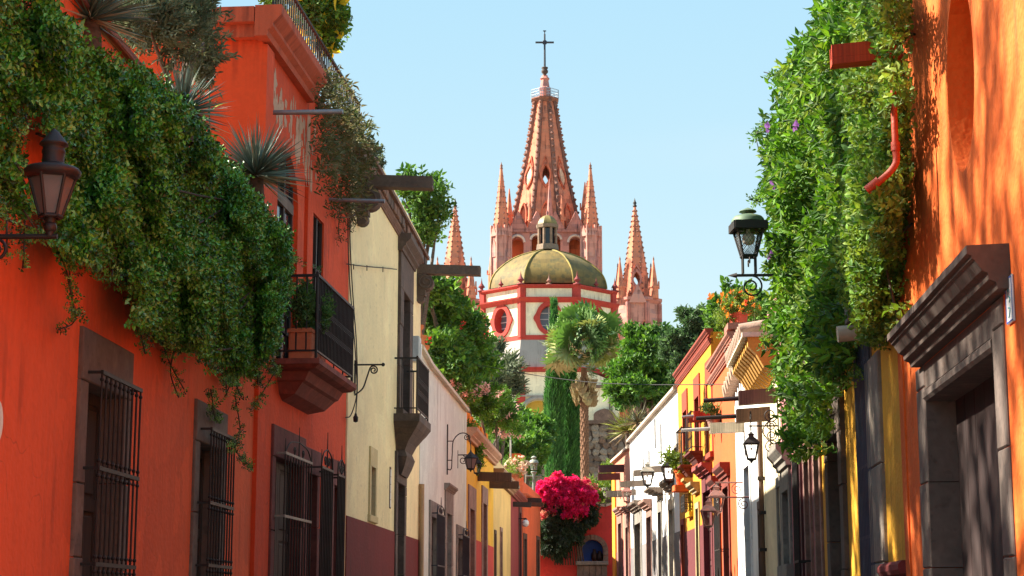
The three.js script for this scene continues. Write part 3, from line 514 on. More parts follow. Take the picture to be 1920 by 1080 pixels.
{
  const H = L4, gl = { z: 0.14, ext: 0.04, n: 6, r: 0.012, crest: 0.32, mat: C.ironBlue };
  opening(H, H.op(807, 820, 968, { v0: 0.4 }), { fw: 0.28, fl: 0.3, fmat: C.stoneGrey, recess: 0.2, grille: { ...gl } });
  opening(H, H.op(836, 845, 962, { v0: 0 }), { name: 'door', fw: 0.3, fl: 0.46, fmat: C.stoneGrey, recess: 0.24, blocks: 0.8, hood: { h: 0.14, z: 0.12, gap: 0.46 } });
  opening(H, H.op(857, 868, 1008, { v0: 0.4 }), { fw: 0.26, fl: 0.28, fmat: C.stoneGrey, recess: 0.2, grille: { ...gl, n: 6 } });
  // coping sweeping down from the terrace wall
  const pts = [[786, 655], [805, 688], [825, 722], [845, 745], [873, 783]].map(([x, y]) => H.uv(x, y)); const s = new THREE.Shape(); const low = H.top - 0.02; s.moveTo(0, low); pts.forEach((p, i) => s.lineTo(Math.max(0, Math.min(H.W, p[0])), Math.max(low + 0.02, p[1]))); s.lineTo(H.W, low); H.wallExtra = [prep(new THREE.ExtrudeGeometry(s, { depth: 0.3, bevelEnabled: false }).translate(0, 0, -0.3), true)];
  finishHouse(H);
  const g = []; for (let i = 0; i < pts.length - 1; i++) { const [a, b] = [pts[i], pts[i + 1]], y = (q) => Math.max(low + 0.02, q[1]); const k = mould([[-0.36, 0], [0.09, 0], [0.09, 0.07], [0.05, 0.1], [-0.36, 0.1]], 0, 1), p = k.attributes.position; for (let j = 0; j < p.count; j++) { const t = p.getX(j); p.setY(j, p.getY(j) + y(a) + (y(b) - y(a)) * t); p.setX(j, a[0] + (b[0] - a[0]) * t); } g.push(prep(k, true)); }
  part('coping', g, mat([0.66, 0.6, 0.46], 'weathered'), H.t);
}
const L5 = house('house', 'yellow house with red base beyond the white house on the left', { side: 'left', a: [874.5, 1000, 41.7], b: [925, 1000, 49.5], top: 3.95, wall: mat([0.88, 0.46, 0.012], 'plaster'), depth: 8 });
{
  const H = L5;
  opening(H, H.op(880, 888, 953, { v0: 0 }), { name: 'door', fw: 0.42, fl: 0.55, fmat: C.stonePink, recess: 0.24, leaf: C.woodBrown });
  opening(H, H.op(904.5, 911, 943, { v0: 0 }), { name: 'door', fw: 0.34, fl: 0.44, fmat: C.stonePink, recess: 0.24, leaf: C.woodBrown });
  finishHouse(H);
  dado(H, H.uv(891, 1012)[1], mat([0.62, 0.04, 0.02], 'plaster'));
  cornice(H, 0, H.W, H.top - 0.02, 0.3, 0.24, mat([0.5, 0.26, 0.16], 'weathered'));
  part('terrace_wall', [box(0.6, H.W - 0.1, H.top + 0.282, H.top + 0.78, -0.5, -0.2)], mat([0.72, 0.2, 0.02], 'weathered'), H.t);
  for (let i = 0; i < 9; i++) part('terrace_post', cbox(0.5 + i * ((H.W - 0.9) / 8), 0.72 + i * ((H.W - 0.9) / 8), H.top + 0.282, H.top + 0.86, -0.55, -0.14, 0.02), mat([0.75, 0.21, 0.02], 'plaster'), H.t);
  spout(H, 896, 893, 0.85, { mat: C.woodBrown, w: 0.22, h: 0.22 });
  spout(H, 918, 908, 0.8, { mat: C.woodBrown, w: 0.2, h: 0.2 });
}
const L6 = house('house', 'plain tan house with a sloping brown eave, left row', { side: 'left', a: [925, 1000, 49.6], b: [957.5, 1000, 57], top: 3.85, wall: mat([0.74, 0.48, 0.16], 'weathered'), depth: 8 });
{ const H = L6; opening(H, H.op(926.8, 929, 1000, { v0: 0 }), { name: 'door', fw: 0.1, fmat: C.woodBrown }); opening(H, H.op(937.5, 940.5, 996, { v0: 0 }), { name: 'door', fw: 0.12, fmat: C.stonePink }); finishHouse(H); cornice(H, 0, H.W, H.top - 0.28, 0.3, 0.3, mat([0.3, 0.16, 0.08], 'weathered')); part('parapet', box(0, H.W, H.top + 0.02, H.top + 0.4, -0.3, -0.02), mat([0.66, 0.46, 0.22], 'plaster'), H.t); }
const L7 = house('house', 'narrow dark red house between the tan and the orange house', { side: 'left', a: [957.8, 1000, 57.1], b: [979, 1000, 63.5], top: 3.6, wall: mat([0.3, 0.035, 0.035], 'plaster'), depth: 8 });
{ const H = L7; opening(H, H.op(973, 976, 960, { v0: 0 }), { name: 'door', fw: 0.2, fmat: C.woodMaroon }); finishHouse(H); cornice(H, 0, H.W, H.top - 0.02, 0.26, 0.2, mat([0.25, 0.05, 0.035], 'weathered')); part('chimney', [box(0.5, 1.2, H.top - 0.4, H.v(4.75), -1.4, -0.7), box(0.44, 1.26, H.v(4.75), H.v(4.86), -1.46, -0.64)], mat([0.22, 0.12, 0.1], 'weathered'), H.t); spout(H, 962, 945, 0.6, { mat: C.woodDark }); }
const L8 = house('house', 'bright orange house at the far left end of the street', { side: 'left', a: [980, 1000, 63.6], b: [1013, 1000, 69.8], top: 4.5, topR: 4.35, wall: mat([0.74, 0.17, 0.06], 'plaster'), depth: 6 });
{ const H = L8; opening(H, H.op(982, 986, 1010, { v0: 0 }), { name: 'door', fw: 0.2, fmat: C.stoneDark }); opening(H, H.op(1006, 1010, 1012, { v0: 0 }), { name: 'door', fw: 0.15, fmat: C.stoneDark }); finishHouse(H); cornice(H, 0, H.W, H.v(3.9), 0.16, 0.16, mat([0.5, 0.14, 0.06], 'weathered')); part('parapet_step', box(0.1, 1.3, H.top, H.v(5.5), -0.5, -0.1), mat([0.72, 0.13, 0.025], 'plaster'), H.t); spout(H, 985, 937, 0.6, { mat: C.woodDark }); spout(H, 994, 945, 0.5, { mat: C.woodBrown }); }

// ---------------------------------------------------------------- right row
const R1 = house('house', 'tall orange house with the big stone doorway at the right edge', { side: 'right', a: [1895, 1000, 9.5], b: [1699, 1000, 13.3], near: 5, top: 5.2, wall: mat([0.76, 0.128, 0.008], 'weathered', { bump: 0.02 }), depth: 8 });
{
  const H = R1, st = mat([0.165, 0.125, 0.108], 'stone'), R = rng(61);
  const o = H.op(1737, 1871, 752); o.v0 = 0; o.v1 = (H.uv(1737, 752)[1] + H.uv(1870, 655)[1]) / 2;
  const fw = H.uv(1737, 900)[0] - H.uv(1722, 900)[0], fwN = H.uv(1893, 900)[0] - H.uv(1873, 900)[0], oc = H.op(1774, 1826, 0);
  // doorway: jamb stones, lintel, frieze, moulded hood, deep reveal, plank door at the back
  o.grow = 0.1; o.fw = fw; H.holes.push(o);
  { const c0 = H.uv(1800, 140), ru = (H.uv(1826, 145)[0] - H.uv(1774, 145)[0]) / 2; const c = { u0: c0[0] - ru, u1: c0[0] + ru, v0: c0[1] - 0.6, v1: c0[1] + 0.6, oval: true, grow: 0 }; H.holes.push(c);
    const w = sub('window', H.t); part('backing', box(c.u0 - 0.1, c.u1 + 0.1, c.v0 - 0.1, c.v1 + 0.1, -0.42, -0.36), mat([0.42, 0.05, 0.015], 'plaster'), w); part('sash', [box(c0[0] - 0.03, c0[0] + 0.03, c.v0, c.v1, -0.36, -0.32), box(c.u0, c.u1, c0[1] - 0.03, c0[1] + 0.03, -0.36, -0.325)], mat([0.2, 0.03, 0.015], 'wood'), w); }
  const d = sub('door', H.t), fv = o.v1 + 0.26;
  for (const [a, b] of [[o.u0 - fw, o.u0], [o.u1, o.u1 + fwN]]) { let v = -0.2; for (const h of [0.75, 0.62, 0.7, 0.58, 0.66, 0.9]) { const e = Math.min(v + h, fv); if (e - v > 0.03) part('stone_block', cbox(a, b, v + 0.003, e - 0.003, -0.28, 0.012 + 0.006 * R(), 0.008), st, d); v = e; } }
  part('lintel', [mould([[-0.5, 0], [0.005, 0], [0.025, 0.02], [0.025, 0.06], [0.01, 0.075], [-0.5, 0.075]].map(([a, b]) => [a, b + o.v1]), o.u0, o.u1)], st, d);
  part('frieze', [cbox(o.u0 + 0.002, o.u1 - 0.002, o.v1 + 0.078, fv, -0.5, 0.004, 0.008)], st, d);
  
  const hood = [[-0.05, 0], [0.07, 0], [0.08, 0.035], [0.115, 0.05], [0.12, 0.085], [0.15, 0.1], [0.185, 0.155], [0.2, 0.165], [0.2, 0.18], [0.225, 0.19], [0.225, 0.235], [-0.05, 0.245]];
  const hu0 = H.uv(1664, 648, 0.225)[0], hu1 = H.uv(1893, 470)[0], hn = 5, hw = (hu1 - hu0) / hn;
  for (let i = 0; i < hn; i++) part('hood_stone', mould(hood.map(([a, b]) => [a + 0.0015 * (i % 2), b + fv]), hu0 + i * hw + (i ? 0.002 : 0), hu0 + (i + 1) * hw - (i < hn - 1 ? 0.002 : 0)), mat([0.12, 0.083, 0.068], 'stone'), d);
  // reveal and leaf
  
  const np = 7, w = (o.u1 - o.u0) / np;
  for (let i = 0; i < np; i++) part('plank', cbox(o.u0 + i * w + 0.004, o.u0 + (i + 1) * w - 0.004, -0.2, o.v1 + 0.02, -0.27, -0.19 - 0.008 * R(), 0.008), mat([0.036 + 0.01 * R(), 0.017, 0.015], 'wood'), d);
  for (const v of [0.4]) part('rail', cbox(o.u0 + 0.03, o.u1 - 0.03, v, v + 0.14, -0.2, -0.165, 0.01), mat([0.12, 0.06, 0.05], 'wood'), d);
  finishHouse(H);
  part('pilaster', box(0.0, 0.22, -0.3, H.top - 0.2, 0, 0.012), H.cfg.wall, H.t);
  spout(H, 1690, 92, 0.52, { w: 0.14, h: 0.15, mat: mat([0.62, 0.06, 0.015], 'wood'), drop: 0.05 });
  { const [u0, v0] = H.uv(1678, 250, 0.1), v1 = H.uv(1678, 345, 0.1)[1], v2 = H.uv(1678, 398, 0.1)[1]; const m = mat([0.4, 0.04, 0.008], 'plaster', { std: { roughness: 0.6 } }); part('downpipe', [rod(V(-0.1, v1, 0.12), V(-0.1, v0 + 0.03, 0.12), 0.022, 0.022, 10), rod(V(-0.1, v1 - 0.06, 0.12), V(-0.1, v1, 0.12), 0.03, 0.03, 10), tube([V(-0.1, v1 - 0.04, 0.12), V(-0.1, v2 + 0.06, 0.12), V(-0.11, v2, 0.16), V(-0.15, v2 - 0.08, 0.26)], 0.024, 10), tube([V(-0.14, v2 - 0.05, 0.23), V(-0.17, v2 - 0.11, 0.31)], 0.032, 10)].map((g) => g.translate(H.uv(1680, 300, 0.26)[0] + 0.1, 0, 0.14)), m, H.t); }
  // street number plate
  const [u, v] = H.uv(1897, 562), s = thing('number_plate', 'small white enamel number plate beside the big stone doorway', 'house sign', H.world(u, v, 0.002).toArray(), H.turn);
  part('plate', cbox(-0.085, 0.085, -0.125, 0.125, 0, 0.012, 0.004), mat([0.75, 0.76, 0.8], 'tile', { std: { roughness: 0.25 } }), s);
  part('border', [box(-0.08, 0.08, 0.112, 0.118, 0.012, 0.0145), box(-0.08, 0.08, -0.118, -0.112, 0.012, 0.0145), box(-0.08, -0.074, -0.112, 0.112, 0.012, 0.0145), box(0.074, 0.08, -0.112, 0.112, 0.012, 0.0145)], mat([0.03, 0.07, 0.3], null), s);
  // blue hand-painted strokes, as the photograph shows them
  part('lettering', [tube([V(-0.03, 0.09, 0.013), V(0.0, 0.06, 0.013), V(-0.02, 0.045, 0.013)], 0.004, 4), tube([V(0.0, 0.02, 0.013), V(0.03, 0.0, 0.013), V(0.01, -0.015, 0.013)], 0.004, 4), tube([V(-0.02, -0.04, 0.013), V(0.02, -0.05, 0.013), V(0.0, -0.08, 0.013), V(-0.02, -0.095, 0.013)], 0.004, 4)], mat([0.05, 0.2, 0.22], null), s);
}
const R2 = house('house', 'yellow house under the hanging creeper with blue-black window cage', { side: 'right', a: [1699, 1000, 13.35], b: [1545, 1000, 19.5], top: 4.6, wall: mat([0.76, 0.37, 0.02], 'weathered', { bump: 0.02 }), depth: 8 });
{
  const H = R2;
  opening(H, H.op(1608, 1633, 676, { v0: 0 }), { fw: 0.08, fl: 0.14, proud: 0.01, fmat: C.stoneDark, recess: 0.2, leaf: C.woodDark, grille: { z: 0.02, ext: 0, n: 9, r: 0.02, mat: mat([0.05, 0.065, 0.1], 'iron', { std: { roughness: 0.5 } }), rails: [0.5, H.uv(1622, 1010, 0)[1], H.uv(1622, 878, 0)[1], H.uv(1622, 680, 0)[1]] } });
  { const a = H.uv(1634, 900)[0], b = H.uv(1660, 900)[0]; let v = -0.2; for (const h of [1.05, 0.9, 0.8, 0.95, 0.9]) { const e = Math.min(v + h, H.uv(1645, 662)[1]); if (e - v > 0.05) part('stone_block', cbox(a, b, v + 0.004, e - 0.004, -0.1, 0.035, 0.01), mat([0.3, 0.25, 0.21], 'stone'), H.t); v = e; } }
  opening(H, H.op(1558, 1579, 828, { v0: 0 }), { name: 'door', fw: 0.3, fl: 0.3, blocks: 0.8, proud: 0.05, fmat: C.stoneDark, recess: 0.3, leaf: C.woodDark, hood: { h: 0.3, z: 0.3, gap: 0.52, frieze: true, friezeMat: C.stoneDark, mat: C.woodDark, ext: 0.12 } });
  finishHouse(H);
  part('base_moulding', [mould([[-0.05, 0], [0.05, 0], [0.07, 0.03], [0.07, 0.07], [0.04, 0.1], [-0.05, 0.1]].map(([a, b]) => [a, b + H.uv(1680, 1066)[1] - 0.05]), H.uv(1660, 1060)[0], H.W)], mat([0.2, 0.028, 0.025], 'plaster'), H.t);
  dado(H, H.uv(1680, 1068)[1] - 0.04, mat([0.2, 0.03, 0.026], 'plaster'));
  const [u, v] = H.uv(1636, 600); part('beam_end', [box(u - 0.12, u + 0.12, v - 0.02, v + 0.14, -0.1, 0.22)], C.woodGrey, H.t); part('spout_pipe', rod(V(u, v - 0.09, -0.05), V(u, v - 0.12, 0.3), 0.07, 0.07, 12), mat([0.5, 0.4, 0.3], 'weathered'), H.t);
}
const R3 = house('house', 'mauve house with dark maroon shutters behind the creeper', { side: 'right', a: [1545, 1000, 19.55], b: [1468, 1000, 24.7], top: 3.95, wall: mat([0.4, 0.15, 0.16], 'plaster'), depth: 8 });
{
  const H = R3;
  opening(H, H.op(1470, 1481, 925, { yb: 1062 }), { fw: 0.22, fl: 0.3, fmat: C.stoneGrey, recess: 0.2, hood: { h: 0.3, z: 0.2, gap: 0.3, mat: C.stoneGrey }, sillH: 0.2 });
  opening(H, H.op(1492, 1502, 872, { v0: 0 }), { name: 'door', fw: 0.12, fmat: C.woodMaroon, recess: 0.12, leaf: C.woodMaroon });
  opening(H, H.op(1511, 1519, 868, { v0: 0.4 }), { fw: 0.14, fl: 0.16, fmat: C.stonePink, recess: 0.16, leaf: C.woodMaroon, grille: { z: 0.16, n: 5, r: 0.01, ext: 0.03 } });
  opening(H, H.op(1529, 1538, 838, { v0: 0 }), { name: 'door', fw: 0.14, fl: 0.3, fmat: C.stonePink, recess: 0.18, leaf: C.woodDark });
  finishHouse(H); cornice(H, 0, H.W, H.top - 0.02, 0.2, 0.14, H.cfg.wall);
}
const R4 = house('house', 'narrow cream house with a row of yellow corbels at its eave', { side: 'right', a: [1468, 1000, 24.75], b: [1430, 1000, 28], top: 3.75, wall: mat([0.72, 0.6, 0.38], 'plaster'), depth: 8 });
{
  const H = R4, ye = mat([0.5, 0.25, 0.04], 'plaster');
  opening(H, H.op(1460, 1465, 915, { v0: 0 }), { name: 'door', fw: 0.14, fmat: C.stoneGrey, recess: 0.18 });
  finishHouse(H);
  for (let i = 0; i < 10; i++) { const u = 0.1 + i * (H.W - 0.3) / 9; part('corbel', [mould([[-0.05, 0], [0.06, 0], [0.2, 0.12], [0.3, 0.3], [0.42, 0.42], [0.42, 0.55], [-0.05, 0.55]].map(([a, b]) => [a, b + H.top - 0.5]), u, u + 0.17)], ye, H.t); }
  part('eave', [box(-0.1, H.W, H.top + 0.052, H.top + 0.12, -0.4, 0.5)], mat([0.62, 0.55, 0.42], 'weathered'), H.t);
  for (let i = 0; i < 12; i++) part('roof_tile', rod(V(0.05 + i * H.W / 12, H.top + 0.17, 0.52), V(0.05 + i * H.W / 12, H.top + 0.3, -0.4), 0.1, 0.12, 8), mat([0.34, 0.22, 0.16], 'weathered'), H.t);
  part('downpipe', [rod(V(0.62, -0.2, 0.06), V(0.62, H.v(2.9), 0.06), 0.04, 0.04, 8)], C.woodBrown, H.t);
  for (const y of [900, 965, 1035]) { const v = H.uv(1434, y)[1]; part('pipe_clip', box(0.55, 0.69, v, v + 0.05, 0, 0.11), C.iron, H.t); }
  spout(H, 1457, 740, 0.55, { w: 0.2, h: 0.2, mat: mat([0.16, 0.09, 0.07], 'wood'), tip: 0.5, tipMat: C.ironBrown, drop: 0.05 });
  spout(H, 1443, 775, 0.5, { w: 0.2, h: 0.2, mat: mat([0.14, 0.08, 0.06], 'wood'), tip: 0.6, tipMat: C.ironBrown, drop: 0.04 });
}
const R5 = house('house', 'tall narrow white house with one blue-black door, right row', { side: 'right', a: [1430, 1000, 28.05], b: [1383, 1000, 32.8], top: 3.95, topR: 4.25, wall: mat([0.8, 0.78, 0.75], 'weathered'), depth: 7 });
{
  const H = R5;
  opening(H, H.op(1397, 1407, 880, { v0: 0 }), { name: 'door', fw: 0.1, fmat: mat([0.7, 0.7, 0.7], 'plaster'), recess: 0.2, leaf: mat([0.04, 0.045, 0.07], 'wood') });
  opening(H, H.op(1424.5, 1428, 955, { v0: 0 }), { name: 'door', fw: 0.12, fmat: C.woodBrown, recess: 0.16 });
  finishHouse(H);
  for (let i = 0; i < 11; i++) { const u = (i + 0.2) * (H.W / 11), v = H.top + (H.v(4.25) - H.top) * (u / H.W); part('eave_tile', rod(V(u, v + 0.02, 0.22), V(u, v + 0.12, -0.4), 0.12, 0.12, 8), mat([0.42, 0.26, 0.18], 'weathered'), H.t); }
  { const [u, v] = H.uv(1424, 906, 0.01); part('house_number', tube([V(u + 0.03, v + 0.11, 0.012), V(u - 0.02, v + 0.05, 0.012), V(u - 0.045, v - 0.03, 0.012), V(u - 0.03, v - 0.09, 0.012), V(u + 0.015, v - 0.1, 0.012), V(u + 0.045, v - 0.06, 0.012), V(u + 0.03, v - 0.01, 0.012), V(u - 0.01, v - 0.005, 0.012), V(u - 0.038, v - 0.04, 0.012)], 0.009, 5, 40), C.iron, H.t); }
  spout(H, 1395, 800, 0.6, { w: 0.2, h: 0.18, mat: mat([0.6, 0.5, 0.36], 'wood'), tip: 0.5, tipMat: mat([0.4, 0.36, 0.34], 'iron') });
}
const R6 = house('house', 'orange house with double moulded parapet and two hooded windows', { side: 'right', a: [1383, 1000, 32.85], b: [1340, 1000, 37.7], top: 5.0, wall: mat([0.62, 0.095, 0.013], 'plaster'), depth: 7 });
{
  const H = R6, pk = mat([0.32, 0.12, 0.08], 'weathered');
  opening(H, H.op(1344, 1350, 940, { v0: 0 }), { name: 'door', fw: 0.2, fl: 0.2, fmat: mat([0.22, 0.04, 0.025], 'stone'), recess: 0.2, leaf: C.woodMaroon, hood: { h: 0.26, z: 0.2, gap: 0.2 } });
  opening(H, H.op(1357, 1367, 918, { v0: 0.4 }), { fw: 0.2, fl: 0.18, fmat: mat([0.22, 0.04, 0.025], 'stone'), recess: 0.2, hood: { h: 0.26, z: 0.2, gap: 0.18 }, grille: { z: 0.2, n: 6, r: 0.012, ext: 0.04 } });
  finishHouse(H);
  cornice(H, -0.05, H.W, H.top - 0.3, 0.14, 0.09, pk); cornice(H, -0.05, H.W + 0.02, H.top - 0.02, 0.16, 0.12, pk);
  part('pillar_cap', [box(H.W - 0.7, H.W + 0.06, H.top + 0.182, H.top + 0.3, -0.8, 0.1)], pk, H.t);
}
const R7 = house('house', 'two-storey bright yellow house with red window frames and maroon base', { side: 'right', a: [1340, 1000, 37.75], b: [1275, 1000, 45.4], top: 5.9, wall: mat([0.6, 0.23, 0.004], 'plaster'), depth: 7 });
{
  const H = R7, red = mat([0.3, 0.04, 0.012], 'plaster'), mar = mat([0.12, 0.016, 0.02], 'plaster');
  const bal = { mat: mat([0.12, 0.018, 0.016], 'plaster'), railH: 0.9, slabH: 0.7, r: 0.007 };
  [[1282, 1289, 775, 885], [1304, 1312, 750, 876], [1326, 1335, 722, 856]].forEach(([a, b, y, yb]) => opening(H, H.op(a, b, y, { yb }), { name: 'door', fw: 0.16, fl: 0.5, fmat: red, recess: 0.2, leaf: C.woodMaroon, fill: 'door' }));
  opening(H, H.op(1293, 1298, 925, { yb: 962 }), { fw: 0.1, fmat: mat([0.66, 0.44, 0.02], 'plaster'), recess: 0.15, grille: { single: true, z: 0.2, n: 5, r: 0.014, ext: 0.12, v1: H.uv(1293, 920, 0.2)[1] }, hood: { h: 0.2, z: 0.22, gap: 0.12, mat: mat([0.5, 0.35, 0.12], 'stone') } });
  opening(H, H.op(1306, 1311, 955, { v0: 0 }), { name: 'door', fw: 0.14, fmat: mat([0.5, 0.4, 0.2], 'stone'), recess: 0.18, leaf: C.woodDark, hood: { h: 0.24, z: 0.22, gap: 0.35, mat: mat([0.42, 0.33, 0.18], 'stone') } });
  opening(H, H.op(1320, 1334, 925, { v0: 0 }), { name: 'door', fw: 0.2, fl: 0.34, fmat: mar, recess: 0.25, leaf: C.woodMaroon, hood: { h: 0.22, z: 0.24, gap: 0.34, mat: mat([0.3, 0.05, 0.05], 'plaster') } });
  opening(H, H.op(1279, 1283, 985, { v0: 0 }), { name: 'door', fw: 0.14, fmat: red, recess: 0.2, leaf: C.woodMaroon });
  finishHouse(H);
  dado(H, H.uv(1290, 996)[1], mar);
  cornice(H, -0.05, H.W, H.top - 0.26, 0.13, 0.07, mat([0.24, 0.034, 0.015], 'plaster')); cornice(H, -0.05, H.W, H.top - 0.08, 0.16, 0.12, mat([0.24, 0.034, 0.015], 'plaster'));
  for (const [xa, xb, y] of [[1308, 1318, 853], [1290, 1300, 878]]) { const [u, v] = H.uv(xa, y, 0), u1 = H.uv(xb + 8, y)[0]; balcony(H, u - 0.2, u + 1.15, v, 0.3, { ...bal, n: 7, ns: 2 }); }
  spout(H, 1340, 777, 0.45, { w: 0.2, h: 0.18, mat: mat([0.4, 0.05, 0.03], 'wood'), tip: 0.25 });
  spout(H, 1325, 783, 0.4, { w: 0.18, h: 0.16, mat: mat([0.4, 0.05, 0.03], 'wood') });
}
const R8 = house('house', 'long brilliant white house with grey base and hooded doors, right row', { side: 'right', a: [1275, 1000, 45.5], b: [1183, 1000, 60.4], top: 5.6, wall: mat([0.86, 0.85, 0.83], 'weathered'), depth: 7 });
{
  const H = R8, hd = { h: 0.28, z: 0.26, gap: 0.22, mat: C.woodGrey };
  opening(H, H.op(1191, 1202, 985, { v0: 0 }), { name: 'door', fw: 0.34, fl: 0.4, fmat: C.stoneGrey, recess: 0.3, hood: { ...hd, gap: 0.4, mat: C.stone } });
  opening(H, H.op(1213, 1222, 972, { v0: 0 }), { name: 'door', fw: 0.1, fl: 0.2, fmat: C.stonePink, recess: 0.24, leaf: mat([0.05, 0.03, 0.05], 'wood'), hood: { ...hd, mat: C.stonePink } });
  opening(H, H.op(1235, 1241, 962, { v0: 0 }), { name: 'door', fw: 0.16, fl: 0.36, fmat: C.stoneGrey, recess: 0.24, leaf: mat([0.05, 0.03, 0.05], 'wood'), hood: { ...hd, z: 0.4, h: 0.16, gap: 0.5, frieze: true, friezeMat: mat([0.6, 0.52, 0.4], 'stone'), ext: 0.25, mat: C.woodGrey } });
  opening(H, H.op(1255, 1263, 958, { v0: 0 }), { name: 'door', fw: 0.16, fl: 0.3, fmat: mat([0.6, 0.52, 0.4], 'stone'), recess: 0.24, leaf: mat([0.05, 0.03, 0.05], 'wood'), hood: { ...hd, gap: 0.5 } });
  opening(H, H.op(1265, 1271, 842, { yb: 880 }), { fw: 0.08, fmat: C.stoneGrey, recess: 0.15, leaf: C.woodGrey });
  finishHouse(H);
  dado(H, H.uv(1200, 1022)[1], mat([0.2, 0.18, 0.18], 'weathered'), 'dado', 0.014, H.uv(1270, 998)[1]);
  part('coping', [mould([[-0.4, 0], [0.12, 0], [0.12, 0.07], [0.07, 0.13], [-0.4, 0.13]].map(([a, b]) => [a, b + H.top]), -0.02, H.W)], mat([0.5, 0.4, 0.32], 'weathered'), H.t);
  for (const [x, y0, y1] of [[1216, 845, 882], [1227, 785, 842], [1238, 795, 872], [1205, 860, 900]]) { const [u, v] = H.uv(x, y0, 0.05), w = H.uv(x, y1, 0.05)[1]; part('conduit', rod(V(u, v, 0.04), V(u, w, 0.04), 0.03, 0.03, 7), mat([0.34, 0.34, 0.36], 'iron'), H.t); }
  [[1246, 878, 0.62], [1226, 884, 0.6], [1211, 905, 0.8], [1192, 922, 0.6]].forEach(([x, y, l]) => spout(H, x, y, l, { w: 0.2, h: 0.18, mat: C.woodGrey, drop: 0.06 }));
}
const R9 = house('house', 'peach house with yellow corner strip at the far right end', { side: 'right', a: [1183, 1000, 60.5], b: [1151, 1000, 66.8], top: 5.4, wall: mat([0.55, 0.22, 0.14], 'plaster'), depth: 7 });
{
  const H = R9;
  opening(H, H.op(1160, 1166, 983, { v0: 0 }), { name: 'door', fw: 0.2, fl: 0.3, fmat: C.stonePink, recess: 0.24, leaf: C.woodMaroon, hood: { h: 0.26, z: 0.2, gap: 0.3 } });
  opening(H, H.op(1174, 1178.5, 990, { v0: 0 }), { name: 'door', fw: 0.22, fl: 0.5, fmat: C.stonePink, recess: 0.24, leaf: C.woodMaroon, hood: { h: 0.2, z: 0.2, gap: 0.5 } });
  finishHouse(H);
  dado(H, H.uv(1170, 1032)[1], mat([0.3, 0.11, 0.1], 'weathered'));
  part('corner_strip', [box(-0.05, 1.1, -0.2, H.top - 0.3, 0, 0.06), box(-0.06, 0, -0.2, H.top - 0.3, -0.4, 0.06)], mat([0.8, 0.36, 0.02], 'plaster'), H.t);
  part('coping', [mould([[-0.4, 0], [0.12, 0], [0.12, 0.07], [0.07, 0.13], [-0.4, 0.13]].map(([a, b]) => [a, b + H.top]), -0.02, H.W)], mat([0.5, 0.4, 0.32], 'weathered'), H.t);
  spout(H, 1170, 878, 0.9, { w: 0.3, h: 0.26, mat: C.woodMaroon }); spout(H, 1162, 893, 0.8, { w: 0.28, h: 0.24, mat: C.woodMaroon }); spout(H, 1180, 925, 0.8, { w: 0.26, h: 0.22, mat: C.woodGrey });
}

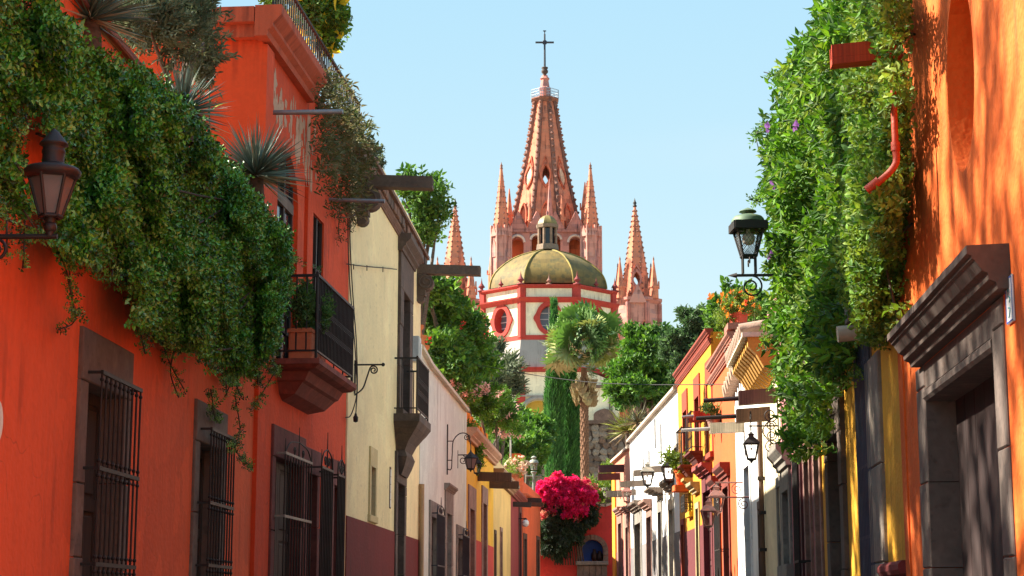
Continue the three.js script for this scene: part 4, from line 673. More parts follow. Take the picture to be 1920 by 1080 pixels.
// ---------------------------------------------------------------- end of the street: red wall with fountain niche
const EW = 71;
const endWall = (() => {
  const p0 = P(985, 1000, EW), p1 = P(1175, 1000, EW), baseY = groundY(EW), t = thing('garden_wall', 'red garden wall with scalloped top and arched niche closing the street', 'wall', [p0.x, baseY, -EW]), W = p1.x - p0.x;
  const L = (px, py) => { const p = P(px, py, EW); return [p.x - p0.x, p.y - baseY]; };
  const red = mat([0.62, 0.055, 0.045], 'weathered'), s = new THREE.Shape(), prof = [[985, 925], [1000, 915], [1030, 905], [1100, 905], [1106, 916], [1109, 930], [1114, 940], [1123, 948], [1135, 949], [1150, 944], [1175, 944]].map((q) => L(...q));
  s.moveTo(0, -0.4); s.lineTo(W, -0.4); [...prof].reverse().forEach((q) => s.lineTo(...q));
  const n = new THREE.Path(), [a, sill] = L(1091, 1052), [b] = L(1131, 1052), [, crown] = L(1110, 1012), r = (b - a) / 2;
  n.moveTo(a, sill); n.lineTo(b, sill); n.lineTo(b, crown - r); n.absarc((a + b) / 2, crown - r, r, 0, Math.PI, false); n.lineTo(a, sill); s.holes.push(n);
  part('wall', [prep(new THREE.ExtrudeGeometry(s, { depth: 0.5, bevelEnabled: false, curveSegments: 20 }).translate(0, 0, -0.5), true)], red, t);
  const cg = []; for (let i = 0; i < prof.length - 1; i++) { const A = V(prof[i][0], prof[i][1] + 0.02, -0.24), B = V(prof[i + 1][0], prof[i + 1][1] + 0.02, -0.24); const d = B.clone().sub(A), L = d.length(), g = new THREE.BoxGeometry(L + 0.05, 0.09, 0.62); g.rotateZ(Math.atan2(d.y, d.x)); g.translate((A.x + B.x) / 2, (A.y + B.y) / 2, -0.24); cg.push(prep(g, true)); }
  part('coping', cg, mat([0.62, 0.5, 0.4], 'weathered'), t);
  const niche = sub('niche', t), st = mat([0.3, 0.22, 0.17], 'stone'), cx = (a + b) / 2, cy = crown - r;
  part('back', box(a - 0.1, b + 0.1, sill - 0.05, crown + 0.1, -0.56, -0.44), mat([0.04, 0.12, 0.5], 'plaster'), niche);
  const nv = 11; for (let i = 0; i < nv; i++) { const a0 = (Math.PI * i) / nv + 0.012, a1 = (Math.PI * (i + 1)) / nv - 0.012, q = new THREE.Shape(), ro = r + 0.2; q.moveTo(cx + r * Math.cos(a0), cy + r * Math.sin(a0)); q.lineTo(cx + ro * Math.cos(a0), cy + ro * Math.sin(a0)); q.lineTo(cx + ro * Math.cos(a1), cy + ro * Math.sin(a1)); q.lineTo(cx + r * Math.cos(a1), cy + r * Math.sin(a1)); part('arch_stone', prep(new THREE.ExtrudeGeometry(q, { depth: 0.3 + 0.02 * (i % 3), bevelEnabled: false }).translate(0, 0, -0.22), true), st, niche); }
  for (const [x0, x1] of [[a - 0.2, a], [b, b + 0.2]]) { part('jamb_stone', cbox(x0, x1, sill, (sill + cy) / 2 - 0.006, -0.22, 0.09), st, niche); part('jamb_stone', cbox(x0, x1, (sill + cy) / 2 + 0.006, cy - 0.006, -0.22, 0.1), st, niche); }
  const [ba] = L(1079, 1060), [bb] = L(1139, 1060), bz = 0.75;
  const f = sub('basin', t); part('rim', cbox(ba, bb, sill - 0.17, sill - 0.02, 0.002, bz, 0.02), C.stoneGrey, f);
  for (let i = 0; i < 5; i++) for (let j = 0; j < 2; j++) part('panel_stone', cbox(ba + 0.05 + (i * (bb - ba - 0.1)) / 5 + 0.005, ba + 0.05 + ((i + 1) * (bb - ba - 0.1)) / 5 - 0.005, sill - 0.18 - 0.6 * (j + 1) + 0.006, sill - 0.18 - 0.6 * j - 0.006, 0.002, bz - 0.08 + 0.008 * ((i + j) % 3), 0.012), C.stone, f);
  t.userData.L = undefined;
  return { t, L, at: (px, py, z) => { const [x, y] = L(px, py); return [p0.x + x, baseY + y, -EW + z]; }, sillY: baseY + sill };
})();
{ const jar = [[0.001, 0], [0.09, 0], [0.13, 0.08], [0.14, 0.18], [0.1, 0.28], [0.06, 0.33], [0.075, 0.38], [0.06, 0.38], [0.05, 0.33], [0.001, 0.3]];
  [[1115, 'left of two dark jars standing in the blue wall niche'], [1125, 'right of two dark jars standing in the blue wall niche']].forEach(([px, l], i) => { const p = endWall.at(px, 1052, -0.2), o = thing('clay_jar', l, 'jar', [p[0], endWall.sillY, p[2]], 0, 'jars in the niche'); part('body', lathe(jar.map(([x, y]) => [x * (i ? 1.1 : 0.9), y * (i ? 1.05 : 1.25)]), 18), C.ironBrown, o); part('neck_ring', lathe([[0.062, 0.31], [0.075, 0.325], [0.062, 0.34]].map(([x, y]) => [x * (i ? 1.1 : 0.9), y * (i ? 1.05 : 1.25)]), 16), C.woodDark, o); }); }

// ---------------------------------------------------------------- church on the hill
{
  const DC = 130, gy = 5.98, O = P(1029, 1140, DC), t = thing('church', 'rose stone church with ochre dome and pointed spires on the hill', 'church', [O.x, gy, -DC]);
  const c = (px, py, D) => { const p = P(px, py, D); return V(p.x - O.x, p.y - gy, -D + DC); }, hy = (py, D) => P(960, py, D).y - gy;
  const peach = mat([0.68, 0.215, 0.115], 'cantera'), rose = mat([0.52, 0.2, 0.155], 'cantera'), pink = mat([0.58, 0.265, 0.205], 'cantera'), rib = mat([0.27, 0.115, 0.08], 'cantera'), cream = mat([0.9, 0.82, 0.58], 'weathered'), redp = mat([0.45, 0.05, 0.035], 'weathered'), gold = mat([0.2, 0.13, 0.024], 'tile', { std: { roughness: 0.75 } }), grey = mat([0.34, 0.31, 0.28], 'weathered'), brown = mat([0.22, 0.14, 0.11], 'stone');
  const k8 = 1 / Math.cos(Math.PI / 8), oct = (a0, a1, y0, y1) => prep(new THREE.CylinderGeometry(a1 * k8, a0 * k8, y1 - y0, 8, 1).rotateY(Math.PI / 8).translate(0, (y0 + y1) / 2, 0), true);
  const E = new Evaluator(); E.useGroups = false; E.attributes = ['position', 'normal'];
  const cut = (g, cutters) => { let b = new Brush(strip(g)); b.updateMatrixWorld(); for (const k of cutters) { const q = new Brush(strip(k)); q.updateMatrixWorld(); b = E.evaluate(b, q, SUBTRACTION); } return prep(b.geometry.clone(), true); };
  function strip(g) { g = g.clone(); for (const k of Object.keys(g.attributes)) if (!['position', 'normal'].includes(k)) g.deleteAttribute(k); return g; }
  const ellipse = (a, b) => { const s = new THREE.Shape(); s.absellipse(0, 0, a, b, 0, Math.PI * 2); return s; };
  const lens = (a, b) => { const s = new THREE.Shape(); s.moveTo(0, -b); s.quadraticCurveTo(a * 1.9, 0, 0, b); s.quadraticCurveTo(-a * 1.9, 0, 0, -b); return s; };
  const lancet = (a, h) => { const s = new THREE.Shape(); s.moveTo(-a, 0); s.lineTo(a, 0); s.lineTo(a, h * 0.55); s.quadraticCurveTo(a * 0.9, h * 0.82, 0, h); s.quadraticCurveTo(-a * 0.9, h * 0.82, -a, h * 0.55); s.lineTo(-a, 0); return s; };
  const ext = (s, d, z = 0, seg = 14) => new THREE.ExtrudeGeometry(s, { depth: d, bevelEnabled: false, curveSegments: seg }).translate(0, 0, z);
  const ring = (mk, a, b, w, d, z) => { const s = mk(a + w, b + w * (b / a) * 0.8); s.holes.push(new THREE.Path(mk(a, b).getPoints(16))); return prep(ext(s, d, z), true); };

  // drum
  const D0 = 126, ra = 4.82, yB = hy(640, D0), yT = hy(563, D0), yT2 = hy(541, D0), ym = (yB + yT) / 2 + 0.05;
  const wins = [0, 1, 2, 3, 4, 5, 6, 7].map((k) => (k * Math.PI) / 4);
  part('drum', [cut(oct(ra, ra, yB, yT2), wins.map((a) => ext(ellipse(0.72, 0.98), 1.2, ra - 0.9).translate(0, ym, 0).rotateY(a)))], cream, t);
  for (const a of wins) {
    if (a > 2 && a < 4.5) continue;
    const w = sub('drum_window', t), bump = (q0, q1) => { const s = new THREE.Shape(); for (let i = 0; i <= 64; i++) { const th = (i / 64) * Math.PI * 2, e = 1 + 0.16 * Math.pow(Math.max(0, Math.cos(4 * th)), 3) * (Math.abs(Math.sin(th)) > 0.7 || Math.abs(Math.cos(th)) > 0.7 ? 1 : 0), x = q0 * e * Math.cos(th), y = q1 * e * Math.sin(th); i ? s.lineTo(x, y) : s.moveTo(x, y); } return s; };
    const s = bump(0.98, 1.22); s.holes.push(new THREE.Path(ellipse(0.66, 0.92).getPoints(24)));
    const place = (g) => prep(g.translate(0, ym, 0).rotateY(a), true);
    part('frame', [place(ext(s, 0.16, ra - 0.02)), place((() => { const q = ellipse(0.73, 0.99); q.holes.push(new THREE.Path(ellipse(0.655, 0.915).getPoints(24))); return ext(q, 0.95, ra - 0.85); })())], redp, w);
    part('pane', place(ext(ellipse(0.7, 0.96), 0.02, ra - 0.6)), mat([0.12, 0.14, 0.17], null, { std: { roughness: 0.2 } }), w);
    part('muntin', [place(box(-0.04, 0.04, -0.95, 0.95, ra - 0.57, ra - 0.52)), ...[-0.45, 0, 0.45].map((y) => place(box(-0.66, 0.66, y - 0.035, y + 0.035, ra - 0.57, ra - 0.525)))], mat([0.55, 0.55, 0.55], null), w);
  }
  for (let k = 0; k < 8; k++) { const a = ((k + 0.5) * Math.PI) / 4, R = ra * k8; part('pilaster', [prep(new THREE.CylinderGeometry(0.34, 0.34, yT - yB - 0.3, 6).translate(0, (yT + yB) / 2, R - 0.12).rotateY(a), true), prep(new THREE.CylinderGeometry(0.36, 0.36, yT2 - yT, 6).translate(0, (yT + yT2) / 2, R - 0.12).rotateY(a), true)], redp, t); }
  part('cornice', [oct(ra + 0.12, ra + 0.12, yB - 0.02, yB + 0.32), oct(ra + 0.1, ra + 0.42, yT - 0.3, yT - 0.06), oct(ra + 0.42, ra + 0.45, yT - 0.055, yT + 0.04), oct(ra + 0.05, ra + 0.3, yT2 - 0.12, yT2 + 0.02), oct(ra + 0.3, ra + 0.3, yT2 + 0.025, yT2 + 0.12)], redp, t);
  const fin = lathe([[0, 1.0], [0.03, 0.75], [0.07, 0.55], [0.2, 0.36], [0.24, 0.3], [0.12, 0.24], [0.1, 0.12], [0.28, 0.06], [0.28, 0]].reverse(), 10);
  for (let k = 0; k < 16; k++) { const a = (k * Math.PI) / 8, R = k % 2 ? (ra + 0.1) * k8 : ra + 0.1, m = mesh('finial', fin, k % 4 === 0 ? rib : mat([0.28, 0.05, 0.05], 'stone'), t); m.position.set(R * Math.sin(a), yT2 + 0.118, R * Math.cos(a)); m.scale.setScalar(k % 2 ? 1.1 : 0.85); }
  // dome
  { const prof = [[110, 541], [109, 533], [106, 522], [100, 511], [91, 501], [80, 491], [66, 481], [50, 473], [34, 467], [21, 463.5], [0, 462]].map(([w, y]) => new THREE.Vector2((w * DC * k8) / F, hy(y, 128)));
    const g = toCreasedNormals(new THREE.LatheGeometry(prof, 8).rotateY(Math.PI / 8), 0.5); part('dome', prep(g), gold, t);
    const rb = []; for (let k = 0; k < 8; k++) { const a = ((k + 0.5) * Math.PI) / 4; rb.push(tube(prof.slice(0, 10).map((q) => V(q.x * Math.sin(a), q.y + 0.01, q.x * Math.cos(a))), 0.07, 5, 24)); } part('dome_rib', rb, mat([0.34, 0.25, 0.06], 'tile'), t);
    const ln = sub('dome_lantern', t), y0 = hy(463, 130), y1 = hy(428, 130), y2 = hy(424, 130), y3 = hy(403, 130);
    part('base', [oct(0.85, 0.8, y0 - 0.3, y0 + 0.12), oct(0.78, 0.84, y1 - 0.02, y2 + 0.05)], mat([0.3, 0.22, 0.16], 'stone'), ln);
    part('pane', oct(0.5, 0.5, y0, y1), C.glassDark, ln);
    for (let k = 0; k < 8; k++) { const a = ((k + 0.5) * Math.PI) / 4; bar('column', V(0.68 * Math.sin(a), y0, 0.68 * Math.cos(a)), V(0.68 * Math.sin(a), y1, 0.68 * Math.cos(a)), 0.1, mat([0.33, 0.22, 0.15], 'stone'), ln, 8); }
    part('cap', prep(toCreasedNormals(new THREE.LatheGeometry([[0.82, y2 + 0.04], [0.78, y2 + 0.25], [0.62, y2 + 0.52], [0.36, y2 + 0.74], [0.001, y3]].map((q) => new THREE.Vector2(q[0] * 0.98, q[1])), 8).rotateY(Math.PI / 8), 0.5)), mat([0.27, 0.19, 0.045], 'tile', { std: { roughness: 0.6 } }), ln);
    part('knob', lathe([[0.001, y3 + 0.4], [0.05, y3 + 0.3], [0.1, y3 + 0.15], [0.06, y3 + 0.05], [0.1, y3 - 0.03]].reverse(), 8), rose, ln); }
  // skirt roof and lower body
  part('skirt_roof', [oct(5.35, ra + 0.1, hy(686, 124), yB - 0.02)], grey, t);
  part('eave', [oct(5.5, 5.5, hy(694, 124), hy(686, 124) - 0.005), oct(5.6, 5.6, hy(688, 124), hy(686.4, 124))], redp, t);
  const zb = 5.2, Db = DC - zb, xL = c(880, 700, Db).x, xR = c(1172, 700, Db).x, yc = hy(792, Db), yt = hy(695, Db), apx = c(1010, 780, Db).x, apr = (c(1041, 780, Db).x - c(979, 780, Db).x) / 2, apy = hy(780, Db);
  { const s = new THREE.Shape([[xL, yc], [xR, yc], [xR, yt - 1.2], [xR - 2.4, yt - 0.1], [xL + 2, yt - 0.1], [xL, yt - 1.2]].map((q) => new THREE.Vector2(...q))), h = new THREE.Path(); h.moveTo(apx - apr, yc + 0.05); h.lineTo(apx + apr, yc + 0.05); h.lineTo(apx + apr, apy); h.absarc(apx, apy, apr, 0, Math.PI, false); h.lineTo(apx - apr, yc + 0.05); s.holes.push(h);
    part('nave_wall', [prep(ext(s, 1.0, zb - 1.0, 20), true), box(xL, xR, yc, yt - 1.3, -9, zb - 1.02)], cream, t);
    part('tympanum', box(apx - apr - 0.1, apx + apr + 0.1, yc, apy + apr + 0.1, zb - 1.01, zb - 0.8), mat([0.72, 0.5, 0.1], 'weathered'), t);
    const ar = []; for (let i = 0; i <= 16; i++) { const a = (Math.PI * i) / 16; ar.push(V(apx + (apr + 0.12) * Math.cos(a), apy + (apr + 0.12) * Math.sin(a), zb + 0.06)); } part('arch_moulding', [tube(ar, 0.17, 6, 32), box(apx - apr - 0.3, apx + apr + 0.3, apy + apr + 0.2, apy + apr + 0.3, zb, zb + 0.2)], grey, t);
    part('nave_cornice', [box(xL - 0.1, xR + 0.15, yc - 0.42, yc - 0.004, -9, zb + 0.3), box(xL, xR + 0.02, yc - 0.62, yc - 0.425, -9, zb + 0.14)], brown, t);
    for (const px of [977, 1170, 1078]) { const x = c(px, 750, Db).x; part('pilaster', box(x - 0.34, x + 0.3, yc + 0.02, yt - 1.0, zb, zb + 0.14), redp, t); }
    part('skirt_eave', [box(xR - 3.4, xR + 0.2, yt - 1.25, yt - 1.05, -3, zb + 0.25)], brown, t);
    const pz = c(1145, 760, Db).x; part('downpipe', rod(V(pz, yc, zb + 0.12), V(pz, yt - 1.2, zb + 0.12), 0.13, 0.13, 8), mat([0.2, 0.17, 0.14], 'stone'), t);
    part('hood', [prep(ext(lancet(0.75, 0.95), 0.3, zb).translate(c(1133, 790, Db).x, yc + 0.02, 0), true)], brown, t);
    part('lower_wall', [box(xL, xR, -0.6, yc - 0.63, -9, zb - 0.1)], mat([0.24, 0.17, 0.13], 'stone'), t); }

  // pinnacle: pyramid on a short shaft
  const pinn = (parent, x, z, yb, ym2, yt3, r, m = peach) => { const g = [oct(r, r * 0.95, yb, ym2), oct(r * 1.12, r * 1.12, ym2 - 0.12, ym2), oct(r * 0.9, 0.04, ym2, yt3)]; for (let k = 0; k < 4; k++) { const a = (k * Math.PI) / 2; const s = new THREE.Shape([[-r * 0.42, 0], [r * 0.42, 0], [0, r * 1.7]].map((q) => new THREE.Vector2(...q))); g.push(prep(ext(s, 0.14, r * 0.92).translate(0, ym2 - r * 0.5, 0).rotateY(a), true)); } return part('pinnacle', g.map((q) => q.translate(x, 0, z)), m, parent); };
  const tip = (parent, x, z, y, s = 1, m = C.iron) => { const f = part('tip', lathe([[0.16, 0], [0.18, 0.12], [0.09, 0.2], [0.17, 0.34], [0.08, 0.48], [0.001, 0.8]].map(([a, b]) => [a * s, b * s]), 8), m, parent); f.position.set(x, y, z); };

  // main tower
  { const D = 165, z = DC - D, k = D / F, X = c(1022, 300, D).x, H = (py) => hy(py, D), hw = 66 * k, tw = sub('tower', t);
    const wall = ext(new THREE.Shape([[-hw, 0], [hw, 0], [hw, H(446)], [-hw, H(446)]].map((q) => new THREE.Vector2(...q))), 0.1);
    const arch = (px, py, r) => { const s = new THREE.Shape(), x = (px - 1022) * k, y = H(py), q = r * k; s.moveTo(x - q, y - 6); s.lineTo(x + q, y - 6); s.lineTo(x + q, y); s.absarc(x, y, q, 0, Math.PI, false); s.lineTo(x - q, y - 6); return s; };
    const arches = [[968, 468, 12], [1004, 463, 9], [1040, 463, 9], [1077, 468, 12]];
    part('shaft', [cut(new THREE.BoxGeometry(2 * hw, H(446), 2 * hw).translate(0, H(446) / 2, 0), arches.map((a) => ext(arch(...a), 3, hw - 1.6))).translate(X, 0, z)], rose, tw);
    part('arch_moulding', arches.map(([px, py, r]) => tube([...Array(13).keys()].map((i) => V(X + (px - 1022) * k + (r + 1.5) * k * Math.cos((Math.PI * i) / 12), H(py) + (r + 1.5) * k * Math.sin((Math.PI * i) / 12), z + hw + 0.03)), 0.13, 5)), mat([0.75, 0.52, 0.42], 'cantera'), tw);
    part('arch_back', arches.map(([px, py, r]) => box(X + (px - 1022 - r - 1) * k, X + (px - 1022 + r + 1) * k, H(py) - 6.1, H(py) + r * k + 0.1, z + hw - 1.75, z + hw - 1.58)), mat([0.6, 0.14, 0.05], 'cantera'), tw);
    part('string_course', [box(X - hw - 0.2, X + hw + 0.2, H(449), H(445), z - hw - 0.2, z + hw + 0.2)], rose, tw);
    // gables round the foot of the spire
    for (const px of [970, 1005, 1039, 1078]) { const s = new THREE.Shape([[-0.85, 0], [0.85, 0], [0, 1.75]].map((q) => new THREE.Vector2(...q))); part('gable', [prep(ext(s, 0.5, 0).translate(X + (px - 1022) * k, H(447), z + hw - 0.35), true), rod(V(X + (px - 1022) * k - 0.9, H(447), z + hw + 0.1), V(X + (px - 1022) * k, H(447) + 1.85, z + hw + 0.1), 0.1, 0.08, 5), rod(V(X + (px - 1022) * k + 0.9, H(447), z + hw + 0.1), V(X + (px - 1022) * k, H(447) + 1.85, z + hw + 0.1), 0.1, 0.08, 5)], rose, tw); }
    // corner turrets
    for (const sx of [-1, 1]) for (const sz of [1, -1]) { const x = X + sx * 84 * k, zz = z + sz * 84 * k * 0.85, r = 18 * k, g = [oct(r, r, 0, H(447)), oct(r * 1.06, r * 1.06, H(490), H(487)), oct(r * 1.08, r * 1.08, H(451), H(446))]; for (let q = 0; q < 8; q++) { const a = ((q + 0.5) * Math.PI) / 4; g.push(rod(V(r * k8 * Math.sin(a), 0, r * k8 * Math.cos(a)), V(r * k8 * Math.sin(a), H(440), r * k8 * Math.cos(a)), 0.13, 0.13, 5)); const s = new THREE.Shape([[-r * 0.4, 0], [r * 0.4, 0], [0, r * 1.15]].map((v) => new THREE.Vector2(...v))); g.push(prep(ext(s, 0.14, r - 0.02).translate(0, H(460), 0).rotateY((q * Math.PI) / 4), true), prep(ext(lancet(r * 0.24, 1.6), 0.1, r - 0.03).translate(0, H(498), 0).rotateY((q * Math.PI) / 4), true)); } part('turret', g.map((q) => q.translate(x, 0, zz)), pink, tw);
      part('turret_spire', [oct(15 * k, 0.1, H(447), H(332)).translate(x, 0, zz)], peach, tw); tip(tw, x, zz, H(334), 0.9, rib);
      const cr = []; for (let q = 0; q < 8; q++) for (let i = 1; i < 11; i++) { const a = ((q + 0.5) * Math.PI) / 4, f = i / 11.5, rr = 15 * k * k8 * (1 - f); cr.push(prep(new THREE.OctahedronGeometry(0.13).translate(x + rr * Math.sin(a), H(447) + (H(332) - H(447)) * f, zz + rr * Math.cos(a)), true)); } const m = part('crockets', cr, rib, tw); m.userData.kind = 'stuff'; }
    pinn(tw, X - 69 * k, z + hw * 0.55, H(447), H(410), H(362), 7 * k); pinn(tw, X + 75 * k, z + hw * 0.55, H(447), H(398), H(350), 8 * k);
    for (const px of [992, 1052]) pinn(tw, X + (px - 1022) * k, z + hw * 0.95, H(447), H(425), H(380), 4.5 * k);
    pinn(tw, X + 7 * k, z + hw * 1.02, H(470), H(425), H(352), 7 * k, rose);
    pinn(tw, X - 104 * k, z + hw * 0.6, H(620), H(520), H(484), 5 * k);
    // the spire
    const pr = [[62, 448], [58.5, 408], [49, 364], [39.8, 322], [29, 262], [19.5, 201], [17.5, 190]].map(([w, y]) => [w * k, H(y)]);
    let sg = prep(toCreasedNormals(new THREE.LatheGeometry([[0.001, pr[0][1]], ...pr, [0.001, pr[6][1]]].map(([a, y]) => new THREE.Vector2(a * k8, y)), 8).rotateY(Math.PI / 8), 0.3), true);
    sg = cut(sg, [ext(lens(7.5 * k, 20 * k), 12, -6).translate(1 * k, H(338), 0)]);
    part('spire', [sg.translate(X, 0, z)], peach, tw);
    const ap = (y) => { for (let i = 0; i < pr.length - 1; i++) if (y <= pr[i + 1][1]) return pr[i][0] + ((pr[i + 1][0] - pr[i][0]) * (y - pr[i][1])) / (pr[i + 1][1] - pr[i][1]); return pr[6][0]; };
    const onFacet = (g, kf, y) => { const sl = Math.atan2(ap(y) - ap(y + 1), 1); return prep(g.rotateX(-sl).translate(0, y, ap(y)).rotateY((kf * Math.PI) / 4).translate(X, 0, z), true); };
    for (let q = 0; q < 8; q++) { const f = [onFacet(ring(lens, 8.5 * k, 21 * k, 0.16, 0.22, -0.06), q, H(338)), onFacet((() => { const s = lancet(9 * k, 50 * k); s.holes.push(new THREE.Path(lancet(7 * k, 46 * k).getPoints(12))); return ext(s, 0.2, -0.08); })(), q, H(437)), onFacet((() => { const s = new THREE.Shape([[-8 * k, 0], [-6.4 * k, 0], [0, 20 * k], [6.4 * k, 0], [8 * k, 0], [0, 25 * k]].map((v) => new THREE.Vector2(...v))); return ext(s, 0.2, -0.08); })(), q, H(322))]; f.forEach((g) => part('facet_tracery', g, mat([0.66, 0.15, 0.07], 'cantera'), tw)); if (q === 1 || q === 7) part('blind_panel', onFacet(ext(lens(8 * k, 20 * k), 0.06, -0.02), q, H(338)), mat([0.82, 0.5, 0.32], 'cantera'), tw); }
    const cr = []; for (let q = 0; q < 8; q++) { const a = ((q + 0.5) * Math.PI) / 4; part('rib', tube(pr.map(([r, y]) => V(X + r * k8 * Math.sin(a), y, z + r * k8 * Math.cos(a))), 0.22, 6, 30), rib, tw); for (let i = 0; i < 21; i++) { const y = pr[0][1] + (pr[6][1] - pr[0][1]) * ((i + 0.5) / 21), r = ap(y) * k8 + 0.2; cr.push(prep(new THREE.DodecahedronGeometry(0.19).scale(1, 0.8, 1).translate(X + r * Math.sin(a), y, z + r * Math.cos(a)), true)); } }
    part('crockets', cr, rib, tw).userData.kind = 'stuff';
    // gallery, top spirelet, cross
    const mv = (g) => g.translate(X, 0, z);
    part('gallery', [oct(17.5 * k, 26 * k, H(195), H(189)), oct(26.5 * k, 26.5 * k, H(189) + 0.004, H(187))].map(mv), rib, tw);
    const rl = mat([0.42, 0.55, 0.68], 'iron', { std: { roughness: 0.4 } }), rg = [];
    for (let q = 0; q < 8; q++) { const a = ((q + 0.5) * Math.PI) / 4, b = ((q + 1.5) * Math.PI) / 4, r = 26 * k * k8, A = V(X + r * Math.sin(a), 0, z + r * Math.cos(a)), B = V(X + r * Math.sin(b), 0, z + r * Math.cos(b)); rg.push(rod(A.clone().setY(H(187)), A.clone().setY(H(172)), 0.045), ...[172, 177, 182].map((y) => rod(A.clone().setY(H(y)), B.clone().setY(H(y)), 0.035))); for (let i = 1; i < 6; i++) { const p = A.clone().lerp(B, i / 6); rg.push(rod(p.clone().setY(H(187)), p.clone().setY(H(172)), 0.022)); } }
    part('gallery_railing', rg, rl, tw);
    part('spirelet', [oct(13 * k, 5.5 * k, H(188), H(142)), oct(6 * k, 9 * k, H(152), H(148)), oct(9 * k, 4 * k, H(148) + 0.003, H(143)), oct(10.5 * k, 12 * k, H(170), H(166)), oct(12 * k, 8 * k, H(166) + 0.003, H(163)), prep(ext(lancet(2.5 * k, 0.9), 1, 9.5 * k).translate(0, H(186), 0), true)].map(mv), rose, tw);
    part('crown_finial', lathe([[3.5, 143], [3.5, 139], [6.5, 136], [7, 133], [4.5, 131], [6.5, 128], [6.5, 126.5], [0.02, 126]].map(([w, y]) => [w * k, H(y)]), 10).translate(X, 0, z), mat([0.1, 0.07, 0.06], 'stone'), tw);
    const cx = mat([0.05, 0.06, 0.08], 'iron', { std: { metalness: 0.4, roughness: 0.5 } }), cs = [rod(V(X, H(127), z), V(X, H(64), z), 0.11, 0.09), rod(V(X - 18 * k, H(79.5), z), V(X + 18 * k, H(79.5), z), 0.1), rod(V(X - 3 * k, H(58), z), V(X + 3 * k, H(58), z), 0.06), rod(V(X, H(64), z), V(X, H(57), z), 0.05), prep(new THREE.TorusGeometry(3.4 * k, 0.08, 6, 18).translate(X, H(79.5), z))];
    part('cross', cs, cx, tw); }

  // side towers
  for (const [cx, D] of [[853, 160], [1191, 160]]) {
    const z = DC - D, k = D / F, X = c(cx, 450, D).x, H = (py) => hy(py, D), tw = sub('side_tower', t), L = [ext(lancet(6.5 * k, 40 * k), 16, -8).translate(-12 * k, H(646), 0), ext(lancet(6.5 * k, 40 * k), 16, -8).translate(12 * k, H(646), 0)];
    part('shaft', [cut(oct(42 * k, 42 * k, 0, H(570)), L).translate(X, 0, z)], pink, tw);
    part('cornice', [oct(42 * k, 48 * k, H(574), H(569)), oct(48 * k, 48 * k, H(569) + 0.004, H(564))].map((g) => g.translate(X, 0, z)), rose, tw);
    const g = []; for (let q = 0; q < 8; q++) { const a = ((q + 0.5) * Math.PI) / 4, r = 43 * k * k8; g.push(rod(V(X + r * Math.sin(a), 0, z + r * Math.cos(a)), V(X + r * Math.sin(a), H(573), z + r * Math.cos(a)), 0.24, 0.24, 7)); } part('colonnettes', g, rose, tw);
    const lm = []; for (let q = 0; q < 8; q++) for (const s of [-1, 1]) { const w = lancet(7.5 * k, 42 * k); w.holes.push(new THREE.Path(lancet(6 * k, 39 * k).getPoints(12))); lm.push(prep(ext(w, 0.2, 42 * k - 0.1).translate(s * 12 * k, H(647), 0).rotateY((q * Math.PI) / 4).translate(X, 0, z), true)); if (q % 2) break; }
    lm.forEach((g) => part('tracery', g, peach, tw));
    let sp = oct(30 * k, 1.6 * k, H(565), H(386)); sp = cut(sp, [ext(lens(6 * k, 12 * k), 8, -4).translate(0, H(527), 0)]);
    part('spire', [sp.translate(X, 0, z)], peach, tw);
    const f = (30 - (28.4 * (565 - 527)) / 179) * k; for (const g of [prep(ring(lens, 7 * k, 13 * k, 0.2, 0.3, f + 0.0).translate(X, H(527), z - 0.15), true), prep((() => { const s = new THREE.Shape([[-10 * k, 0], [-8 * k, 0], [0, 14 * k], [8 * k, 0], [10 * k, 0], [0, 19 * k]].map((v) => new THREE.Vector2(...v))); return ext(s, 0.3, f - 0.25); })().translate(X, H(517), z), true)]) part('tracery', g, rose, tw);
    tip(tw, X, z, H(388), 1.1);
    for (let q = 0; q < 4; q++) { const a = ((q + 0.5) * Math.PI) / 2, r = 45 * k; pinn(tw, X + r * Math.sin(a), z + r * Math.cos(a), H(565), H(543), H(492), 8.5 * k); tip(tw, X + r * Math.sin(a), z + r * Math.cos(a), H(494), 0.5, rib); }
    const s = new THREE.Shape([[-17 * k, 0], [17 * k, 0], [0, 36 * k]].map((v) => new THREE.Vector2(...v))); part('gable', [prep(ext(s, 1.2, 42 * k - 0.9).translate(X, H(575), z), true)], pink, tw);
    const cr = []; for (let q = 0; q < 8; q++) for (let i = 1; i < 18; i++) { const a = ((q + 0.5) * Math.PI) / 4, ff = i / 18, rr = (30 - 28.4 * ff) * k * k8; cr.push(prep(new THREE.OctahedronGeometry(0.12).translate(X + rr * Math.sin(a), H(565) + (H(386) - H(565)) * ff, z + rr * Math.cos(a)), true)); } part('crockets', cr, rib, tw).userData.kind = 'stuff';
  }
}
